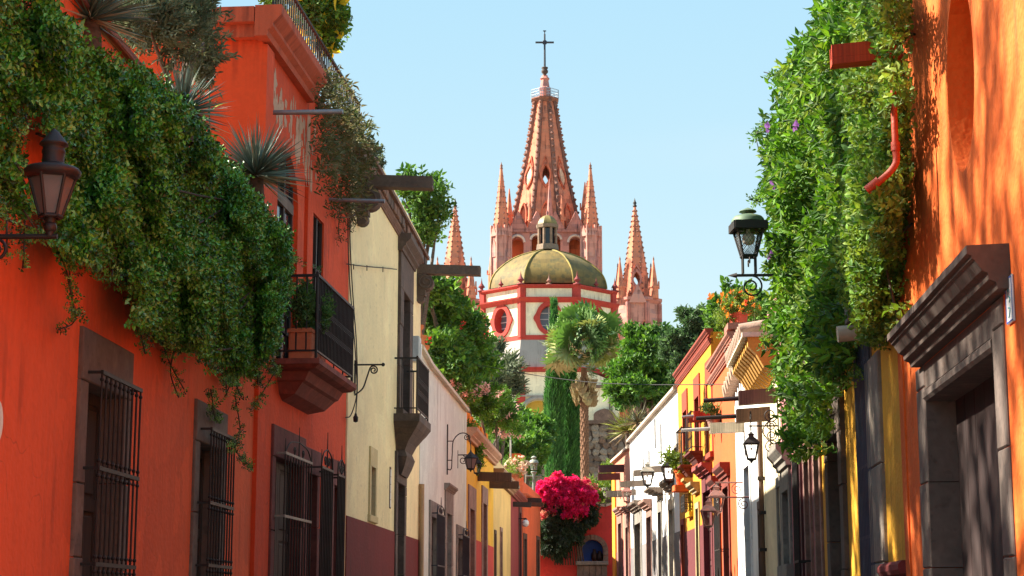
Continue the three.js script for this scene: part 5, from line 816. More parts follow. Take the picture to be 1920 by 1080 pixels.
// stone retaining wall below the church, built of single rubble stones on its visible face
{
  const D = 101, p0 = P(1040, 1000, D), p1 = P(1185, 1000, D), gy = groundY(D), yT = P(1100, 795, D).y, t = thing('retaining_wall', 'rough stone retaining wall behind the palm trunk', 'wall', [p0.x, gy, -D]), W = p1.x - p0.x, H = yT - gy, R = rng(17), shades = [mat([0.2, 0.14, 0.11], 'stone'), mat([0.3, 0.23, 0.18], 'stone'), mat([0.4, 0.33, 0.27], 'stone'), mat([0.26, 0.17, 0.13], 'stone')];
  part('mortar', box(0, W, -0.4, H, -0.8, 0), mat([0.12, 0.08, 0.065], 'stone'), t);
  const x0 = P(1084, 850, D).x - p0.x, geos = [...Array(6).keys()].map((i) => { const g = new THREE.DodecahedronGeometry(0.5, 0), p = g.attributes.position; const Q = rng(50 + i), m = new Map(); for (let j = 0; j < p.count; j++) { const key = [p.getX(j), p.getY(j), p.getZ(j)].map((v) => v.toFixed(3)).join(); if (!m.has(key)) m.set(key, 0.8 + 0.4 * Q()); const s = m.get(key); p.setXYZ(j, p.getX(j) * s, p.getY(j) * s, p.getZ(j) * s * 0.7); } return prep(g, true); });
  let n = 0; for (let y = P(1100, 915, D).y - gy; y < H - 0.1 && n < 290; y += 0.34) for (let x = x0 + R() * 0.3; x < W - 0.2 && n < 290; x += 0.36 + 0.14 * R()) { const s = mesh('stone', geos[n % 6], shades[Math.floor(R() * 4)], t); s.position.set(x, y + (R() - 0.5) * 0.1, 0.0); s.rotation.z = R() * 6.28; s.scale.set(0.5 + 0.16 * R(), 0.42 + 0.14 * R(), 0.34 + 0.12 * R()); n++; }
  part('coping', box(-0.1, W, H + 0.003, H + 0.2, -0.9, 0.2), mat([0.22, 0.14, 0.11], 'stone'), t);
}

// ---------------------------------------------------------------- lamps, brackets, cables
// lantern body hung or set at height y, z metres out from the wall (parts of t)
function lanternParts(t, z, y, q) {
  const n = q.n ?? 4, rot = q.rot ?? Math.PI / 4, s = q.s, m = q.m ?? C.iron, at = (r, h, i) => { const a = rot + (i * 2 * Math.PI) / n; return V(r * s * Math.cos(a), y + h * s, z + r * s * Math.sin(a)); };
  const ring = (r, h, w) => [...Array(n).keys()].map((i) => rod(at(r, h, i), at(r, h, i + 1), w * s, w * s, 5));
  part('roof', prep(new THREE.LatheGeometry(q.roof.map(([a, b]) => new THREE.Vector2(a * s, y + b * s)), q.roofSeg ?? n).rotateY(q.roofSeg ? 0 : Math.PI / 2 - rot).translate(0, 0, z), !q.roofSeg), q.roofM ?? m, t);
  part('frame', [...[...Array(n).keys()].map((i) => rod(at(q.rt, q.ht, i), at(q.rb, q.hb, i), q.w * s, q.w * s, 5)), ...ring(q.rt, q.ht, q.w * 1.3), ...ring(q.rb, q.hb, q.w * 1.3)], m, t);
  for (let i = 0; i < n; i++) { const a = at(q.rt * 0.97, q.ht, i), b = at(q.rt * 0.97, q.ht, i + 1), c = at(q.rb * 0.97, q.hb, i + 1), d = at(q.rb * 0.97, q.hb, i), g = new THREE.BufferGeometry(); g.setAttribute('position', new THREE.Float32BufferAttribute([a, d, c, a, c, b].flatMap((v) => v.toArray()), 3)); part('pane', prep(g, true), q.pane ?? C.glass, t);
    if (q.mesh) { const gs = [], k = 7; for (let j = -k; j < k; j++) for (const f of [1, -1]) { let u0 = j / k, u1 = u0 + 1, v0 = 0, v1 = 1; if (u0 < 0) { v0 = -u0; u0 = 0; } if (u1 > 1) { v1 = 1 - (u1 - 1); u1 = 1; } if (v1 <= v0) continue; const pt = (u, v) => { u = f > 0 ? u : 1 - u; return a.clone().lerp(b, u).lerp(d.clone().lerp(c, u), v); }; gs.push(rod(pt(u0, v0), pt(u1, v1), 0.0022, 0.0022, 3)); } part('mesh_screen', gs, m, t); } }
  part('bulb', [prep(new THREE.SphereGeometry(0.07 * s, 10, 8).translate(0, y + (q.ht * 0.65 + q.hb * 0.35) * s, z)), rod(V(0, y + q.ht * s, z), V(0, y + (q.ht * 0.75 + q.hb * 0.25) * s, z), 0.025 * s)], mat([0.6, 0.55, 0.5], null, { std: { roughness: 0.25 } }), t);
  if (q.foot) part('foot', prep(new THREE.LatheGeometry(q.foot.map(([a, b]) => new THREE.Vector2(a * s, y + b * s)), 8).translate(0, 0, z)), m, t);
}
const ROOF4 = [[0.62, 0.42], [0.6, 0.46], [0.34, 0.7], [0.2, 0.78], [0.2, 0.9], [0.26, 0.92], [0.1, 1.0], [0.001, 1.14]];
const CLASSIC = { n: 4, rt: 0.55, ht: 0.42, rb: 0.3, hb: -0.42, w: 0.035, roof: ROOF4, foot: [[0.3, -0.42], [0.22, -0.5], [0.08, -0.54], [0.05, -0.62], [0.001, -0.7]] };
function wallLamp(H, label, px, py, off, o = {}) { // py: centre of the lantern
  const [u, v] = H.uv(px, py, off), p = H.world(u, v, 0), t = thing('wall_lantern', label, 'lantern', p.toArray(), H.turn, o.group ?? 'lanterns on the house fronts');
  lanternParts(t, off, 0, { ...CLASSIC, s: 0.25, ...o });
  return t;
}
{
  // big round-topped lamp on the left wall
  const H = L1, [u, v] = H.uv(93, 443, 0.7), p = H.world(u, v, 0), t = thing('wall_lantern', 'big brown lantern with conical top on a scrolled arm, far left', 'lantern', p.toArray(), H.turn, 'lanterns on the house fronts'), m = C.ironBrown, z = 0.7, k = H.uv(93, 343, 0.7)[1] - H.uv(93, 443, 0.7)[1], q = (y) => ((443 - y) / 100) * k;
  lanternParts(t, z, 0, { n: 6, rot: 0.2, s: 1, m, pane: C.glassDirty, rt: 0.118, ht: q(328), rb: 0.055, hb: q(405), w: 0.009, roofSeg: 28, roof: [[0.12, q(330)], [0.14, q(325)], [0.146, q(317)], [0.132, q(311)], [0.064, q(303)], [0.056, q(300)], [0.056, q(283)], [0.06, q(281)], [0.06, q(276)], [0.056, q(274)], [0.056, q(268)], [0.074, q(265)], [0.07, q(261)], [0.02, q(238)], [0.012, q(236)], [0.001, q(232)]] });
  part('stem', [rod(V(0, 0, z), V(0, q(405), z), 0.02, 0.03), prep(new THREE.SphereGeometry(0.035, 10, 8).translate(0, q(425), z))], m, t);
  const R = (pts) => pts.map((a) => V(0, a.y, a.x));
  part('bracket', [rod(V(0, 0, -0.02), V(0, 0, z + 0.04), 0.014), rod(V(0, -0.45, 0.02), V(0, 0.3, 0.02), 0.014), tube(R([V(0.03, 0.28, 0), V(0.1, 0.1, 0), V(0.25, 0.03, 0), ...spiral(0.36, 0.07, 0.07, 0.02, -1.57, 1.5, 16)]), 0.009, 5, 60), tube(R([V(0.03, -0.3, 0), V(0.12, -0.1, 0), V(0.3, -0.03, 0), ...spiral(0.42, -0.07, 0.06, 0.02, 1.57, -1.4, 16)]), 0.009, 5, 60), tube(R(spiral(0.17, -0.24, 0.09, 0.02, 2, -1.7, 18)), 0.009, 5, 40), prep(new THREE.SphereGeometry(0.03, 8, 6).translate(0, -0.24, 0.17))], m, t);
}
{
  // lantern with wire mesh and green cap, right
  const H = R3, off = 0.85, [u, v] = H.uv(1405, 515, off), p = H.world(u, v, 0), t = thing('wall_lantern', 'tall lantern with wire-mesh panes and domed green cap beside the right creeper', 'lantern', p.toArray(), H.turn, 'lanterns on the house fronts'), k = (H.uv(1405, 415, off)[1] - v) / 100, q = (y) => (515 - y) * k, w = (x) => x * k * 1.25;
  lanternParts(t, off, 0, { n: 4, rot: Math.PI / 4 - 0.12, s: 1, m: C.iron, roofM: C.verdigris, roofSeg: 20, rt: w(29), ht: q(424), rb: w(15), hb: q(478), w: 0.012, mesh: true, roof: [[w(27), q(410)], [w(25.5), q(403)], [w(22), q(398)], [w(15), q(395)], [w(7), q(394)], [w(5), q(390)], [w(14), q(388.5)], [w(13), q(386)], [w(4), q(381)], [0.001, q(379)]] });
  const c = w(25), d = []; for (const [a, b] of [[-1, 0], [1, 0], [0, -1], [0, 1]]) d.push(a ? box(a * c - 0.014, a * c + 0.014, q(427), q(411), off - c, off + c) : box(-c, c, q(427), q(411) - 0.002, off + b * c - 0.014, off + b * c + 0.014));
  part('rim', d.map((g) => prep(g.translate(0, 0, -off).rotateY(0.12).translate(0, 0, off))), C.iron, t);
  const f = [], e = w(10); for (const sx of [-1, 1]) for (const sz of [-1, 1]) f.push(rod(V(sx * e, 0, off + sz * e), V(sx * e, q(480), off + sz * e), 0.011)); for (const s of [-1, 1]) f.push(tube([V(s * e, q(484), off), ...spiral(s * (e + w(5)), q(490), w(5), w(1.5), 1.57, s * -1.4, 14, off)], 0.008, 5, 30), tube(spiral(s * w(4.5), q(507), w(4.5), w(1), s > 0 ? 3.14 : 0, s * -1.3, 12, off + e), 0.008, 5, 24));
  part('cradle', f, C.iron, t);
  const R = (pts) => pts.map((a) => V(0, a.y, a.x));
  part('bracket', [box(-0.014, 0.014, -0.02, 0.006, -0.05, off + 0.14), prep(new THREE.ConeGeometry(0.03, 0.1, 6).rotateX(Math.PI / 2).translate(0, -0.007, off + 0.18)), tube(R([V(0, -0.36, 0), V(0.25, -0.22, 0), V(0.5, -0.05, 0)]), 0.011, 5), tube(R(spiral(off - 0.02, -0.13, 0.12, 0.03, 1.57, 1.6, 20)), 0.01, 5, 44)], C.iron, t);
}
{ // white house lamp on a bowed arm
  const H = L4, [u, v] = H.uv(838, 845, 0.02), zl = 0.52, [, vl] = H.uv(875, 862, zl), t = thing('wall_lantern', 'hanging lantern on a bowed iron arm against the low white house', 'lantern', H.world(u, v, 0).toArray(), H.turn, 'lanterns on the house fronts'), y = vl - v;
  lanternParts(t, zl, y, { ...CLASSIC, n: 6, s: 0.26, pane: C.glassDirty, roof: [[0.62, 0.42], [0.6, 0.46], [0.4, 0.64], [0.22, 0.8], [0.08, 0.95], [0.05, 1.1], [0.001, 1.16]] });
  part('bracket', [rod(V(0, -0.5, 0.03), V(0, 0.55, 0.03), 0.014), tube([V(0, -0.38, 0.03), V(0, -0.4, 0.1), V(0, -0.1, 0.13), V(0, 0.22, 0.16), V(0, 0.36, 0.3), V(0, 0.34, 0.45), V(0, y + 0.36, zl), V(0, y + 0.28, zl)], 0.012, 6, 40), rod(V(0, -0.2, 0.03), V(0, -0.2, 0.13), 0.01), rod(V(0, 0.2, 0.03), V(0, 0.2, 0.16), 0.01), tube(spiral(0, 0, 0.07, 0.02, 0, 1.5, 14).map((a) => V(0, 0.27 + a.y, 0.44 + a.x)), 0.009, 5, 28)], C.iron, t);
}
const arm = (t, z, y, len = z, m = C.iron) => part('bracket', [rod(V(0, y, -0.03), V(0, y, len), 0.014), tube(spiral(0, 0, 0.1, 0.025, 1.57, -1.5, 16).map((a) => V(0, y - 0.12 + a.y, 0.14 + a.x)), 0.01, 5, 30), rod(V(0, y - 0.3, 0.02), V(0, y + 0.1, 0.02), 0.012)], m, t);
{ const a = wallLamp(L5, 'small lantern among trailing leaves on the yellow house', 894, 878, 0.45, { s: 0.25 }); arm(a, 0.45, 0.3);
  const b = wallLamp(R5, 'black lantern with clear panes on the tall narrow white house', 1409, 846, 0.42, { s: 0.26 }); part('bracket', [rod(V(0, 0.29, 0.42), V(0, 0.36, 0.42), 0.012), rod(V(0, 0.36, -0.02), V(0, 0.36, 0.45), 0.012), tube(spiral(0, 0.5, 0.09, 0.02, -1.57, 1.6, 16, 0.42), 0.008, 5, 30), rod(V(0, 0.36, 0.42), V(0, 0.42, 0.42), 0.008)], C.iron, b);
  const cp = mat([0.36, 0.16, 0.13], 'iron', { std: { metalness: 0.3, roughness: 0.5 } });
  const c1 = wallLamp(R6, 'lower of two copper-pink lanterns between orange and yellow houses', 1328, 972, 0.75, { s: 0.3, m: cp, roofM: cp }); arm(c1, 0.75, 0.36, 0.78, cp);
  const c2 = wallLamp(R6, 'upper of two copper-pink lanterns on the orange house', 1344, 945, 0.5, { s: 0.32, m: cp, roofM: cp }); arm(c2, 0.5, 0.38, 0.52, cp);
  const d1 = wallLamp(R8, 'open pale-capped lantern in the middle of the long white house', 1214, 897, 0.5, { s: 0.42, roofM: C.ironPale }); arm(d1, 0.5, -0.45, 0.5);
  const d2 = wallLamp(R8, 'black lantern beside the orange flower pot on the white house', 1254, 889, 0.5, { s: 0.42 }); arm(d2, 0.5, 0.5, 0.5);
  const e1 = wallLamp(R9, 'pinkish lantern on the peach house', 1175, 931, 0.5, { s: 0.36, m: cp, roofM: cp }); arm(e1, 0.5, -0.3, 0.5, cp);
  const [gu, gv] = L8.uv(985, 981, 0.35), g = thing('globe_lamp', 'white globe lamp on the orange house at the left end', 'lamp', L8.world(gu, gv, 0).toArray(), L8.turn); part('globe', prep(new THREE.SphereGeometry(0.13, 16, 12).translate(0, 0, 0.35)), mat([0.75, 0.7, 0.66], null, { std: { roughness: 0.3 } }), g); part('arm', [rod(V(0, 0.16, -0.02), V(0, 0.16, 0.36), 0.02), lathe([[0.05, 0.11], [0.07, 0.14], [0.03, 0.18]], 12).translate(0, 0, 0.35)], C.iron, g); }
{ // street lamp on a post near the garden wall
  const D = 69.5, p = P(1001, 900, D), y0 = groundY(D), k = D / F, t = thing('street_lamp', 'grey-green street lamp on a post before the garden greenery', 'street lamp', [p.x, y0, -D]), y = p.y - y0, q = (py) => y + (900 - py) * k;
  const m = mat([0.2, 0.24, 0.2], 'iron', { std: { roughness: 0.6 } });
  lanternParts(t, 0, q(872), { n: 6, s: 0.36, m, roofM: mat([0.36, 0.4, 0.34], 'iron'), rt: 0.42, ht: 0.2, rb: 0.3, hb: -0.5, w: 0.04, roofSeg: 16, roof: [[0.55, 0.2], [0.52, 0.3], [0.4, 0.52], [0.2, 0.6], [0.16, 0.72], [0.34, 0.76], [0.28, 0.86], [0.1, 0.98], [0.001, 1.0]] });
  part('post', [lathe([[0.16, 0], [0.16, 0.5], [0.1, 0.6], [0.08, 1.2], [0.06, q(890)], [0.12, q(886)], [0.12, q(884)], [0.001, q(883.9)]], 12), rod(V(-0.3, q(893), 0), V(0.3, q(893), 0), 0.03)], m, t);
}
{ // empty scrolled bracket with cables between the red and the cream house
  const H = L3, [u, v] = H.uv(664, 684, 0.0), t = thing('iron_bracket', 'empty black scrolled bracket near the corner of the cream house', 'bracket', H.world(u, v, 0).toArray(), H.turn), L = 0.4;
  part('arm', [rod(V(0, 0, -0.03), V(0, 0, L), 0.012), prep(new THREE.SphereGeometry(0.026, 8, 6).translate(0, 0, L)), tube([V(0, -0.42, 0.01), V(0, -0.33, 0.12), V(0, -0.17, 0.18), V(0, -0.05, 0.22), ...spiral(0.27, -0.075, 0.06, 0.015, 2.2, -1.6, 16).map((a) => V(0, a.y, a.x))], 0.011, 6, 50), rod(V(0, -0.4, 0.015), V(0, 0.06, 0.015), 0.012)], C.iron, t);
  const pc = (px, py, z) => { const [a, b] = H.uv(px, py, z); return H.world(a, b, z); };
  const cable = (label, pts, r = 0.008) => tag(Object.assign(part('cable', tube(pts, r, 5, 60), mat([0.02, 0.018, 0.018], null), scene), { name: numbered('cable') }), label, 'cable', 'cables in the street');
  cable('cable running down the near edge of the cream house', [pc(655, 380, 0.05), pc(657, 470, 0.06), pc(662, 560, 0.05), pc(668, 640, 0.1), pc(670, 720, 0.08), pc(667, 778, 0.12)]);
  cable('looped cable under the iron bracket beside the red house', [pc(652, 384, 0.03), pc(654, 500, 0.05), pc(668, 690, 0.16), pc(668, 745, 0.12), pc(658, 778, 0.04), pc(648, 783, 0.01)]);
  const s = cable('short sagging cable from the red house to the tall window', [pc(650, 495, 0.04), pc(680, 499, 0.05), pc(715, 502, 0.05), pc(744, 505, 0.06)]);
  for (const px of [663, 688, 718]) part('clip', rod(pc(px, 494 + (px - 650) * 0.09, 0.05), pc(px, 504 + (px - 650) * 0.09, 0.05), 0.007, 0.007, 4), C.iron, s);
  const b = pc(667, 778, 0.12), bu = thing('bare_bulb_holder', 'small black bulb holder hanging at the end of the cable', 'bulb holder', b.toArray()); part('holder', lathe([[0.001, -0.1], [0.03, -0.09], [0.035, -0.03], [0.015, 0]], 10), C.iron, bu); part('cap', lathe([[0.012, -0.002], [0.02, 0.012], [0.001, 0.03]], 8), C.woodDark, bu);
  cable('long thin cable crossing the street before the church', [P(893, 684, 46), P(1000, 703, 44), P(1100, 716, 42), P(1200, 721, 39), P(1300, 721, 36), P(1400, 719, 31), P(1436, 713, 28)], 0.01);
  // scrolled iron on the cream house, right
  const K = R4, [su, sv] = K.uv(1456, 808, 0.1), q = thing('iron_scroll', 'tall black iron scrollwork fixed to the narrow cream house', 'ironwork', K.world(su, sv, 0.02).toArray(), K.turn), kk = 0.008, sc = (pts) => pts.map((a) => V(0, a.y, a.x)), S = [];
  for (const [cx, cy, r, d, a0] of [[0.16, 0.22, 0.1, 1, 3.14], [0.15, 0.07, 0.07, -1, 3.14], [0.15, -0.06, 0.07, 1, 3.14], [0.16, -0.22, 0.1, -1, 3.14]]) S.push(tube(sc(spiral(cx, cy, r, 0.02, a0, d * 1.7, 20)), 0.008, 5, 44));
  S.push(tube(sc([V(0.06, 0.22, 0), V(0.2, 0.12, 0), V(0.27, 0, 0), V(0.2, -0.12, 0), V(0.06, -0.22, 0)]), 0.009, 5), rod(V(0, -0.34, 0), V(0, 0.34, 0), 0.009)); part('scrolls', S, C.iron, q);
}
{ // thin pale pole behind the left roofs
  const D = 60, p = P(957.5, 900, D), y0 = groundY(D), t = thing('antenna_pole', 'thin pale pole rising behind the tan house', 'pole', [p.x, y0, -D - 2]); const h = P(957.5, 770, D + 2).y - y0; part('mast', rod(V(0, -0.1, 0), V(0, h, 0), 0.035, 0.03, 8), mat([0.5, 0.48, 0.42], 'iron'), t); part('cap', prep(new THREE.SphereGeometry(0.05, 8, 6).translate(0, h, 0)), C.ironPale, t); }
{ // terracotta balustrade on the terrace of the low white house
  const H = L4, [u0, v0] = H.uv(788, 690, -0.35), t = thing('balustrade', 'orange terracotta balustrade on the terrace above the low white house', 'balustrade', H.world(0, H.top - 0.1, -0.45).toArray(), H.turn), prof = [[0.07, 0], [0.07, 0.06], [0.04, 0.1], [0.06, 0.3], [0.075, 0.42], [0.05, 0.6], [0.035, 0.72], [0.07, 0.78], [0.07, 0.84]];
  const g = lathe(prof.map(([a, b]) => [a * 1.25, b * 0.95]), 10); for (let i = 0; i < 9; i++) { const m = mesh('baluster', g, mat([0.56, 0.2, 0.07], 'plaster'), t); m.position.set(0.3 + i * 0.55, 1.25 - i * 0.13, 0); }
  part('plinth', box(0, 5.2, -0.3, 0.25, -0.12, 0.1), mat([0.5, 0.2, 0.09], 'plaster'), t); for (let i = 0; i < 9; i++) part('pedestal', box(0.3 + i * 0.55 - 0.12, 0.3 + i * 0.55 + 0.12, 0.252, 1.25 - i * 0.13, -0.1, 0.1), mat([0.55, 0.22, 0.1], 'plaster'), t); }

// ---------------------------------------------------------------- creepers
// outline given on the house front H; leaves fill a mat from off0 to off1 metres out, strands hang below
function creeper(name, label, category, H, poly, o) {
  const R = rng(o.seed), t = thing(name, label, category, H.O.clone().setY(H.baseY).toArray(), H.turn), Q = poly.map(([x, y]) => H.uv(x, y, (o.off0 + o.off1) / 2));
  const xs = poly.map((q) => q[0]), ys = poly.map((q) => q[1]), x0 = Math.min(...xs), x1 = Math.max(...xs), y0 = Math.min(...ys), y1 = Math.max(...ys), list = [], stems = [], far = Math.max(...poly.map(([x, y]) => { const [u] = H.uv(x, y, o.off0); return H.O.clone().add(H.e.clone().multiplyScalar(u)).z * -1; }));
  let n = 0, tries = 0;
  while (n < o.n && tries++ < o.n * 25) {
    const rg = (o.rag ?? 0.1) * 190, px = x0 + (x1 - x0) * R(), py = y0 + (y1 - y0) * R();
    if (!inPoly(px + (R() - 0.5) * rg, py + (R() - 0.5) * rg, poly)) continue;
    let [u, v] = H.uv(px, py, (o.off0 + o.off1) / 2); const dd = H.O.clone().add(H.e.clone().multiplyScalar(u)).z / -far;
    if (R() > dd * dd || (o.dens && R() > o.dens(px, py))) continue;
    const cl = fbm(u * 0.09 + 0.3, v * 0.09 + 0.3, 16, 16, 3, o.seed), thick = Math.max(0.1, Math.min(1, (cl - 0.3) * 2.6));
    if (R() > thick * 1.25 + (o.fill ?? 0.25)) continue;
    const z = o.off0 + (o.off1 - o.off0) * thick * (1 - 0.75 * R() * R()); n++; [u, v] = H.uv(px, py, z);
    list.push({ p: V(u, v, z), d: V((R() - 0.5) * 1.3, -0.25 + (R() - 0.3) * 1.1, 0.55 + R() * 0.6), a: R() * 6.28, s: (o.s ?? 1) * (0.65 + 0.7 * R()), c: pick(R, R() < (o.alt ?? 0.12) ? o.cols2 ?? GREEN.lime : o.cols) });
  }
  const hang = []; for (let i = 0; i < (o.auto ?? 0); i++) { const k = Math.floor(R() * (poly.length - 1)), f = R(), a = poly[k], b = poly[k + 1], x = a[0] + (b[0] - a[0]) * f, y = a[1] + (b[1] - a[1]) * f; if (inPoly(x, y + 12, poly)) continue; const L = 25 + 70 * R() * R() + 20 * R(), dx = (R() - 0.4) * 30; hang.push([[x - dx * 0.5, y - 30], [x, y], [x + dx * 0.5, y + L * 0.6], [x + dx * 1.2, y + L]]); }
  for (const s of [...(o.strands ?? []), ...hang]) { const p = s.map(([x, y], i) => { const z = o.off0 + 0.1 + 0.1 * Math.sin(i * 1.7 + s.length); const [u, v] = H.uv(x, y, z); return V(u, v, z); }), cv = new THREE.CatmullRomCurve3(p), L = cv.getLength(); stems.push(tube(p, 0.006, 4, p.length * 5)); for (let i = 0; i < L * (o.perM ?? 16); i++) { const q = cv.getPointAt(R()); list.push({ p: q.add(V((R() - 0.5) * 0.08, (R() - 0.5) * 0.08, (R() - 0.5) * 0.08)), d: V(R() - 0.5, -0.5 + R(), R()), a: R() * 6.28, s: (o.s ?? 1) * (0.35 + 0.4 * R()), c: pick(R, o.cols) }); } }
  for (let i = 0; i < (o.stems ?? 14); i++) { const a = Q[Math.floor(R() * Q.length)], b = Q[Math.floor(R() * Q.length)], m = [(a[0] + b[0]) / 2, (a[1] + b[1]) / 2]; if (!inPoly(...m, Q) || !inPoly(a[0] * 0.8 + b[0] * 0.2, a[1] * 0.8 + b[1] * 0.2, Q) || !inPoly(a[0] * 0.2 + b[0] * 0.8, a[1] * 0.2 + b[1] * 0.8, Q)) continue; stems.push(tube([V(a[0], a[1], o.off0 + 0.05), V(m[0] + (R() - 0.5) * 0.4, m[1] - 0.1, o.off0 + 0.16), V(b[0], b[1], o.off0 + 0.05)], 0.01, 5)); }
  part('stems', stems, mat([0.1, 0.07, 0.045], 'bark'), t);
  scatter('leaves', o.geo, o.m ?? leafMat, list, t);
  if (o.flowers) scatter('flowers', o.flowers.geo, petalMat, o.flowers.at.map(([x, y]) => { const [u, v] = H.uv(x, y, o.off1 + 0.05); return { p: V(u, v, o.off1 + 0.05), d: V(R() - 0.5, 0.3, 1), s: o.flowers.s, c: o.flowers.c[Math.floor(R() * o.flowers.c.length)] }; }), t);
  return t;
}
const smallLeaf = sprigGeo(12, 0.17, 0.026, 0.042, 21, 1.15), midLeaf = sprigGeo(10, 0.2, 0.033, 0.055, 22, 1.1), bigLeaf = sprigGeo(10, 0.34, 0.04, 0.1, 23, 1.0), star = sprigGeo(6, 0.01, 0.05, 0.075, 24, 1.25, 0.1);
creeper('creeper', 'dark green small-leaved creeper spilling over the low orange-red house', 'creeper', L1,
  [[-260, -160], [50, -60], [85, 20], [190, 105], [280, 150], [345, 215], [400, 285], [470, 378], [528, 440], [540, 490], [524, 560], [505, 600], [508, 640], [486, 680], [466, 712], [440, 700], [405, 690], [384, 630], [352, 655], [300, 625], [262, 600], [282, 545], [246, 505], [170, 478], [118, 462], [114, 380], [114, 250], [78, 185], [26, 205], [24, 320], [50, 420], [30, 400], [-30, 330], [-120, 420], [-260, 430]],
  { seed: 71, off0: 0.05, off1: 0.45, n: 19000, auto: 46, geo: smallLeaf, m: glossLeaf, cols: [[0.012, 0.042, 0.006], [0.036, 0.125, 0.012], [0.085, 0.27, 0.022], [0.22, 0.4, 0.08]], cols2: [[0.02, 0.09, 0.008], [0.065, 0.26, 0.015], [0.15, 0.42, 0.03]], alt: 0.4, s: 0.8, rag: 0.17, fill: 0.08, stems: 20, perM: 26,
    strands: [[[110, 470], [125, 510], [135, 560], [138, 605], [110, 618]], [[300, 610], [318, 680], [345, 730]], [[330, 640], [320, 700], [335, 745]], [[440, 740], [450, 800], [440, 840], [470, 875]], [[470, 770], [490, 740], [520, 690]], [[500, 690], [530, 700], [575, 725]], [[160, 470], [185, 490], [160, 500]], [[395, 730], [405, 790], [398, 760]], [[270, 590], [262, 560], [240, 520]], [[-30, 330], [20, 360], [60, 420], [85, 450]], [[0, 250], [40, 330], [75, 400], [95, 455]], [[540, 480], [575, 500], [600, 505]]] });
// right creeper on a plane standing half a metre off the yellow and mauve fronts
const RV = { O: V(2.99, 0, -21.6), e: V(0, 0, 1), n: V(-1, 0, 0), baseY: 0.4, turn: -Math.PI / 2 };
RV.uv = (px, py, off = 0) => { const d = ray(px, py), k = (RV.O.x - off) / d.x, p = EYE.clone().add(d.multiplyScalar(k)); return [p.z - RV.O.z, p.y - RV.baseY]; };
creeper('creeper', 'bright green broad-leaved creeper hanging in the street on the right', 'creeper', RV,
  [[1592, -40], [1562, 60], [1522, 112], [1480, 160], [1495, 200], [1462, 260], [1454, 330], [1472, 420], [1474, 470], [1488, 530], [1478, 590], [1492, 650], [1488, 700], [1500, 745], [1496, 790], [1508, 820], [1516, 855], [1532, 838], [1538, 770], [1534, 720], [1556, 690], [1572, 660], [1566, 600], [1596, 560], [1610, 400], [1625, 200], [1590, 135], [1590, 75], [1640, 60], [1660, -40]],
  { seed: 72, off0: -0.3, off1: 0.16, n: 3400, auto: 34, dens: (x, y) => (y < 540 ? 1 : y < 640 ? 0.75 : 0.42), geo: bigLeaf, cols: [[0.02, 0.07, 0.005], [0.07, 0.19, 0.008], [0.17, 0.34, 0.012]], cols2: GREEN.lime, alt: 0.2, s: 0.95, rag: 0.26, fill: 0.2, stems: 16,
    strands: [[[1470, 150], [1450, 140], [1432, 135]], [[1450, 240], [1430, 235], [1418, 260], [1430, 300]], [[1500, 110], [1510, 80], [1540, 70]], [[1445, 360], [1425, 365], [1418, 380]], [[1470, 480], [1450, 470], [1440, 440]], [[1470, 700], [1458, 690], [1450, 730]], [[1500, 860], [1485, 830], [1480, 790]], [[1580, 690], [1600, 720], [1605, 700]], [[1460, 600], [1440, 620], [1436, 660]]],
    flowers: { geo: star, s: 0.9, at: [[1441, 240], [1493, 237], [1452, 347], [1445, 478], [1600, 300]], c: [[0.3, 0.12, 0.42], [0.38, 0.16, 0.5], [0.6, 0.05, 0.2]] } });
creeper('creeper', 'yellowish fine-leaved creeper hugging the edge of the tall orange house', 'creeper', R2,
  [[1605, -30], [1690, -30], [1690, 65], [1664, 72], [1664, 128], [1690, 140], [1690, 200], [1685, 420], [1684, 540], [1668, 640], [1640, 640], [1622, 560], [1600, 590], [1590, 500], [1592, 320], [1598, 150], [1640, 125], [1640, 70]],
  { seed: 73, off0: 0.04, off1: 0.32, n: 3400, geo: midLeaf, cols: GREEN.lime, cols2: GREEN.fresh, alt: 0.45, s: 1, rag: 0.2, fill: 0.25, stems: 10, strands: [[[1600, 620], [1606, 660], [1600, 715]], [[1625, 600], [1640, 625], [1650, 650]], [[1590, 600], [1596, 640], [1590, 670]]] });
creeper('creeper', 'brownish creeper hanging from the roof railing of the tall red house', 'creeper', L2,
  [[596, 118], [622, 150], [648, 200], [672, 235], [694, 265], [690, 300], [668, 320], [672, 360], [655, 400], [640, 408], [624, 352], [612, 300], [604, 230]],
  { seed: 74, off0: 0.02, off1: 0.24, n: 620, geo: sprigGeo(8, 0.26, 0.022, 0.07, 33, 0.7), cols: [[0.05, 0.08, 0.02], [0.12, 0.13, 0.04], [0.2, 0.16, 0.07]], cols2: GREEN.olive, s: 1, rag: 0.25, fill: 0.3, stems: 8, strands: [[[640, 400], [634, 430], [640, 455]], [[655, 385], [660, 410], [655, 425]]] });

